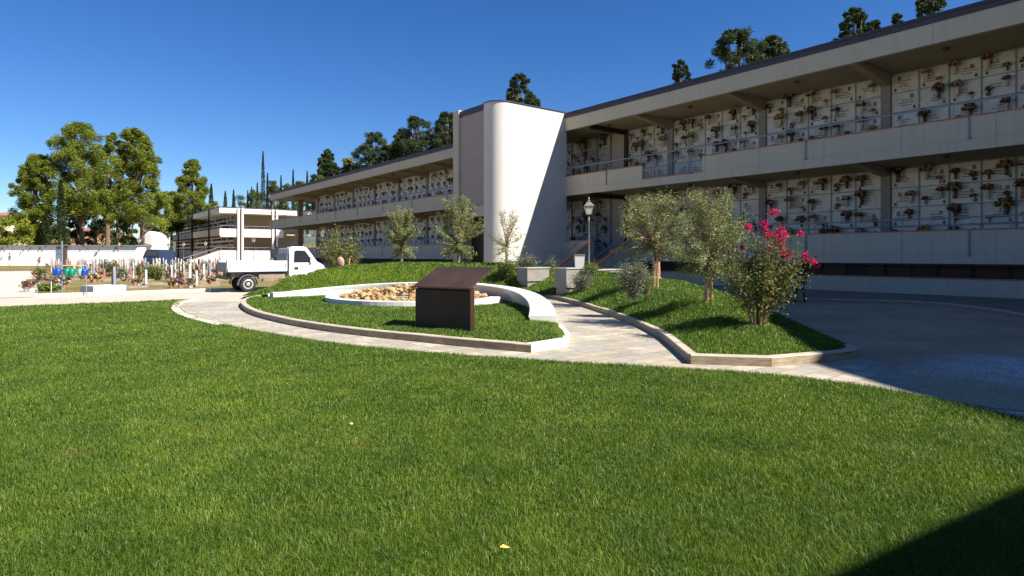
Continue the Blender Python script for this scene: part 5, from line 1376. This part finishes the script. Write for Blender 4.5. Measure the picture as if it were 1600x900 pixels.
for i,(x,y) in enumerate(gpos[:260]):
    root,c,s,used=hp[r_.randrange(len(hp))]
    o=root if not used[0] else copy_tree(root); used[0]=1
    o.location=(x,y,.02); o.rotation_euler=(0,0,ROTN+R(90)*0+r_.uniform(-.08,.08)); sc=r_.uniform(.8,1.15); o.scale=(sc,)*3
    o['label']='%s %s among the graves of the dry field'%(c if c!='brown' else 'brown wooden',SN[s]); o['group']='%s %ss in the dry field'%(c,SN[s])
for root,c,s,used in hp:
    if not used[0]:
        for ch in list(root.children): bpy.data.objects.remove(ch)
        bpy.data.objects.remove(root)
# grave flowers
def gflower(k):
    rr=random.Random(k); root=empty('grave_flowers',(0,0,0),'x','flowers'); WL[root.name]=np.zeros(3)
    m=MB(); m.lathe([(.09,0),(.13,.2)],(0,0,0),8); m.build('pot',M[rr.choice(['terracotta','white','vasegrey'])],root)
    m=MB()
    for i in range(34): m.mi=rr.choice((0,0,1,2,2)); m.blob((rr.uniform(-.2,.2),rr.uniform(-.16,.16),.18+rr.uniform(0,.28)),rr.uniform(.035,.07),None,.015,5)
    cs=list(FC)[k%6]; m.build('blooms',[M['f_'+cs],M['f_'+list(FC)[(k+2)%6]],M['leafgreen']],root); return root,cs
gf=[gflower(k) for k in range(6)]; uf=[0]*6; nf=0
for (x,y) in gpos:
    if r_.random()<.7 and nf<200:
        k=r_.randrange(6); root,cs=gf[k]; o=root if not uf[k] else copy_tree(root); uf[k]=1; nf+=1
        o.location=(x+r_.uniform(-.4,.4),y-r_.uniform(.3,.9),.03); o.scale=(r_.uniform(.45,.85),)*3; o['label']='potted %s flowers on a grave in the dry field'%cs; o['group']='%s grave flowers in the dry field'%cs
nx_ = 0
while nx_ < 130:
    x,y,_ = SD(r_.uniform(28,78), r_.uniform(1.0,20)); u = x/y*F+800
    if not (70<u<345) or (u<200 and y<30): continue
    k=r_.randrange(6); root,cs=gf[k]; o=root if not uf[k] else copy_tree(root); uf[k]=1; nx_+=1
    o.location=(x,y,.03); o.scale=(r_.uniform(.6,1.0),)*3; o['label']='potted %s flowers on a grave in the dry field'%cs; o['group']='%s grave flowers in the dry field'%cs
for (px,py,k,lb) in ((42,452,0,'red flowers at the left corner of the cemetery field'),(50,446,1,'orange flowers behind the red ones at the left of the field'),(62,440,0,'dull red flowers in the middle of the left flower plot'),(82,444,3,'big pink and white bunch left of the can rack'),(92,440,2,'yellow bunch beside the big pink bunch'),(98,449,4,'low white and orange bunch near the can rack'),(55,430,1,'orange bunch at the rear of the left flower plot'),(100,427,0,'small red bunch behind the can rack'),(268,447,1,'orange flowers with a white vase near the road kerb'),(282,447,3,'pinkish bunch near the road kerb left of the truck'),(262,436,0,'red flowers leaning on a dark post left of the truck')):
    root,cs=gf[k]; o=root if not uf[k] else copy_tree(root); uf[k]=1; p=G2(px,py+3,.03); o.location=(p[0],p[1],.03); o.scale=(1.0,1.0,.8) if px<105 else (.8,)*3; o['label']=lb; o['group']='large flower bunches on the near graves'
for i,(px,py,hw,tp,mt,lb) in enumerate([(172,433,10,405,'broad','round green bush near the white grave edging'),(236,438,14,412,'shrub','leafy green shrub among the graves'),(246,438,10,415,'shrub','yellow green shrub beside the leafy one'),(190,436,7,418,'rosemary','grey green bush right of the white post'),(218,430,7,410,'shrub','small dark green shrub farther back among graves'),(325,420,10,406,'broad','green bush left of the truck tailgate'),(345,424,9,410,'broad','green bush just behind the truck tailgate'),(62,432,10,418,'shrub','low green plants at the rear of the left flower plot'),(75,455,14,447,'shrub','low green plants beside the field kerb')]):
    Y=1.37*F/(py-399); stemshrub(px,Y,.03,tp,hw,60+i,'grave_shrub',lb,'shrub',mt,.11,.4,26,60,None,.0,1.0,.4)
# terracotta disc planter by the truck and stake
X,Y,_=AT(532,23.6,.93); pl=empty('oval_planter',(X,Y,.9),'pinkish oval planter with pale rim beside the truck','planter')
m=MB(); m.lathe([(.05,-.09),(.22,-.08),(.24,0),(.22,.08),(.05,.09)],(0,0,0),18,'y'); m.xf(Matrix.Translation((X,Y,1.12))@Matrix.Scale(.95,4,(0,0,1))@Matrix.Scale(.6,4,(1,0,0))); m.build('rim',gmats['cream'],pl,True)
m=MB(); m.lathe([(.02,-.12),(.16,-.115),(.17,-.08),(.02,-.07)],(0,0,0),14,'y'); m.xf(Matrix.Translation((X,Y,1.12))@Matrix.Scale(1.0,4,(0,0,1))@Matrix.Scale(.65,4,(1,0,0))); m.build('face',gmats['pink'],pl,True)
X,Y,_=AT(544,23.6); o=MB().tube([(X,Y,.8),(X+.06,Y,1.30)],.03,6).build('wooden_stake',M['woodstake'],None,loc=(X,Y,.9)); tag(o,'short leaning wooden stake right of the pinkish oval planter','stake')

# ------------------------------------------------------------------ PEOPLE
def skin_obj(name, joints, edges, mat, parent, sub=1, rootv=0):
    me=bpy.data.meshes.new(name); me.from_pydata([j[:3] for j in joints],edges,[]); me.materials.append(mat)
    o=link(name,me,parent); md=o.modifiers.new('skin','SKIN'); md.use_smooth_shade=True
    sv=me.skin_vertices[0].data if me.skin_vertices else None
    if sv is None:
        me.attributes
    for i,j in enumerate(joints): me.skin_vertices[0].data[i].radius=(j[3],j[3]); me.skin_vertices[0].data[i].use_root=(i==rootv)
    s=o.modifiers.new('sub','SUBSURF'); s.levels=sub; s.render_levels=sub; return o
def ensure_skin(o): pass
def person(loc, rot, pose, label, colors, scale=1.0):
    root=empty('person',loc,label,'person'); root.rotation_euler=(0,0,rot); root.scale=(scale,)*3
    return root
def mkskin(name,joints,edges,mat,parent,sub=1,rootv=0):
    # grow the surface with a Skin modifier
    me=bpy.data.meshes.new(name); me.from_pydata([j[:3] for j in joints],edges,[]); me.materials.append(mat)
    o=link(name,me,parent); md=o.modifiers.new('skin','SKIN'); md.use_smooth_shade=True
    if not me.skin_vertices:
        bpy.context.view_layer.objects.active=o
        bpy.ops.mesh.customdata_skin_add()
    for i,j in enumerate(joints):
        d=me.skin_vertices[0].data[i]; d.radius=(j[3],j[3]); d.use_root=(i==rootv)
    s=o.modifiers.new('sub','SUBSURF'); s.levels=sub; s.render_levels=sub; return o
# local frame: person faces -x (to the left of the picture); bending forward
def bending(root):
    # pelvis, spine bent forward, one arm reaching ahead, other hanging
    J=[(0,0,.90,.13),(-.14,0,1.10,.125),(-.33,0,1.24,.135),(-.47,0,1.30,.07),(-.53,0,1.31,.06),(-.64,0,1.32,.095),(-.70,0,1.34,.07),
       (.02,-.10,.88,.095),(.0,-.11,.50,.062),(.04,-.12,.10,.04),(-.08,-.12,.04,.04),(.02,.10,.88,.095),(-.06,.12,.50,.062),(.02,.12,.10,.04),(-.12,.13,.04,.04),
       (-.38,-.18,1.24,.06),(-.52,-.24,1.00,.042),(-.74,-.22,1.02,.03),(-.80,-.22,1.02,.028),
       (-.38,.18,1.24,.06),(-.46,.22,.98,.042),(-.64,.18,.88,.03),(-.70,.18,.86,.028)]
    E=[(0,1),(1,2),(2,3),(3,4),(4,5),(5,6),(0,7),(7,8),(8,9),(9,10),(0,11),(11,12),(12,13),(13,14),(2,15),(15,16),(16,17),(17,18),(2,19),(19,20),(20,21),(21,22)]
    for base,w in ((18,(-.80,-.22,1.02)),(22,(-.70,.18,.86))):
        for k,(dy,L) in enumerate(((-.028,.055),(-.010,.068),(.010,.062),(.028,.05))):
            i=len(J); J.append((w[0]-.03,w[1]+dy,w[2]-.005,.010)); J.append((w[0]-.03-L*.6,w[1]+dy*1.1,w[2]-.02,.009)); J.append((w[0]-.03-L*.8,w[1]+dy,w[2]-.045,.008)); E+=[(base,i),(i,i+1),(i+1,i+2)]
        i=len(J); J.append((w[0]-.0,w[1]-.035,w[2]-.02,.011)); J.append((w[0]-.03,w[1]-.04,w[2]-.045,.009)); E+=[(base,i),(i,i+1)]
    mkskin('body',J,E,M['skin'],root,1,0)
    mkskin('shirt',[(-.02,0,.94,.145),(-.14,0,1.11,.145),(-.33,0,1.25,.15),(-.42,0,1.28,.09),(-.38,-.18,1.24,.078),(-.47,-.22,1.08,.062),(-.38,.18,1.24,.078),(-.43,.21,1.06,.062)],[(0,1),(1,2),(2,3),(2,4),(4,5),(2,6),(6,7)],M['shirt'],root)
    mkskin('shorts',[(.01,0,.93,.15),(.02,-.10,.86,.11),(.005,-.11,.52,.085),(.02,.10,.86,.11),(-.05,.12,.52,.085)],[(0,1),(1,2),(0,3),(3,4)],M['maroon'],root)
    for y in (-.12,.12):
        MB().obox((-.04,y),(1,0),.13,.045,.0,.07).build('shoe',M['beige'],root,False,.02)
    h=MB(); h.lathe([(.02,-.10),(.085,-.06),(.112,0),(.10,.06),(.05,.10),(.01,.11)],(-.62,0,1.385),12); h.build('hair',M['hair'],root,True)
    f=MB(); f.blob((-.735,0,1.28),.018,.02,0,6); f.blob((-.728,-.035,1.315),.011,None,0,5); f.blob((-.728,.035,1.315),.011,None,0,5); f.blob((-.64,-.098,1.31),.02,.03,0,6); f.blob((-.64,.098,1.31),.02,.03,0,6); f.build('face',M['skin'],root,True)
px,Y=1027,19.5; X=(px-800)/F*Y; pz=float(mound_z(np.array([X]),np.array([Y]))[0])
pr=empty('person',(X,Y,pz),'person in dark top and shorts bending forward behind the olive tree','person'); WL[pr.name]=np.zeros(3)
bending(pr)
def standing(root):
    J=[(0,0,.92,.13),(0,0,1.12,.12),(0,0,1.36,.14),(0,0,1.46,.065),(0,0,1.52,.055),(-.01,0,1.62,.095),(-.01,0,1.70,.08),
       (0,-.09,.86,.09),(-.03,-.10,.50,.062),(.02,-.10,.10,.04),(-.09,-.10,.04,.04),(0,.09,.86,.09),(.02,.10,.50,.062),(.06,.10,.10,.04),(-.05,.10,.04,.04),
       (0,-.19,1.38,.058),(.02,-.25,1.12,.042),(-.10,-.26,.90,.03),(-.13,-.26,.85,.028),(0,.19,1.38,.058),(.02,.25,1.12,.042),(-.06,.26,.90,.03),(-.08,.26,.85,.028)]
    E=[(0,1),(1,2),(2,3),(3,4),(4,5),(5,6),(0,7),(7,8),(8,9),(9,10),(0,11),(11,12),(12,13),(13,14),(2,15),(15,16),(16,17),(17,18),(2,19),(19,20),(20,21),(21,22)]
    mkskin('body',J,E,M['skin'],root)
    mkskin('coat',[(0,0,.80,.16),(0,0,1.12,.145),(0,0,1.37,.155),(0,-.19,1.38,.075),(.02,-.25,1.12,.06),(-.09,-.26,.93,.048),(0,.19,1.38,.075),(.02,.25,1.12,.06),(-.05,.26,.93,.048)],[(0,1),(1,2),(2,3),(3,4),(4,5),(2,6),(6,7),(7,8)],M['greycloth'],root)
    mkskin('trousers',[(0,0,.88,.14),(0,-.09,.84,.1),(-.03,-.10,.50,.08),(.02,-.10,.12,.06),(0,.09,.84,.1),(.02,.10,.50,.08),(.06,.10,.12,.06)],[(0,1),(1,2),(2,3),(0,4),(4,5),(5,6)],M['beige'],root)
    h=MB(); h.lathe([(.03,-.02),(.105,.0),(.108,.05),(.07,.11),(.01,.13)],(.0,0,1.63),12); h.build('hair',M['hair'],root,True)
    f=MB(); f.blob((-.11,0,1.61),.018,.022,0,6); f.build('face',M['skin'],root,True)
px,Y=15,81.0; ps=empty('person',((px-800)/F*Y,Y,.02),'tiny distant person in grey standing by the white niche wall','person'); WL[ps.name]=np.zeros(3); standing(ps)
ps.rotation_euler=(0,0,R(40))

# fallen leaf and daisy on the lawn
X,Y,_=G(549,664,.05); o=MB().blob((0,0,0),.012,.008,.002,8).build('daisy',M['white'],None); o.location=(X,Y,.06); tag(o,'tiny white daisy head in the lawn left of centre','flower')
X,Y,_=G(789,862,.05); m=MB(); m.add([(-.03,0,0),(-.005,.014,.006),(.03,.002,.0),(0,-.012,.004)],[(0,1,2,3)]); o=m.build('fallen_leaf',M['yellow'],None); o.location=(X,Y,.07); o.rotation_euler=(.2,.3,.6); tag(o,'small yellow fallen leaf on the grass near the bottom edge','leaf')
print('bouquets', bq_count[0], 'graves', len(gpos))
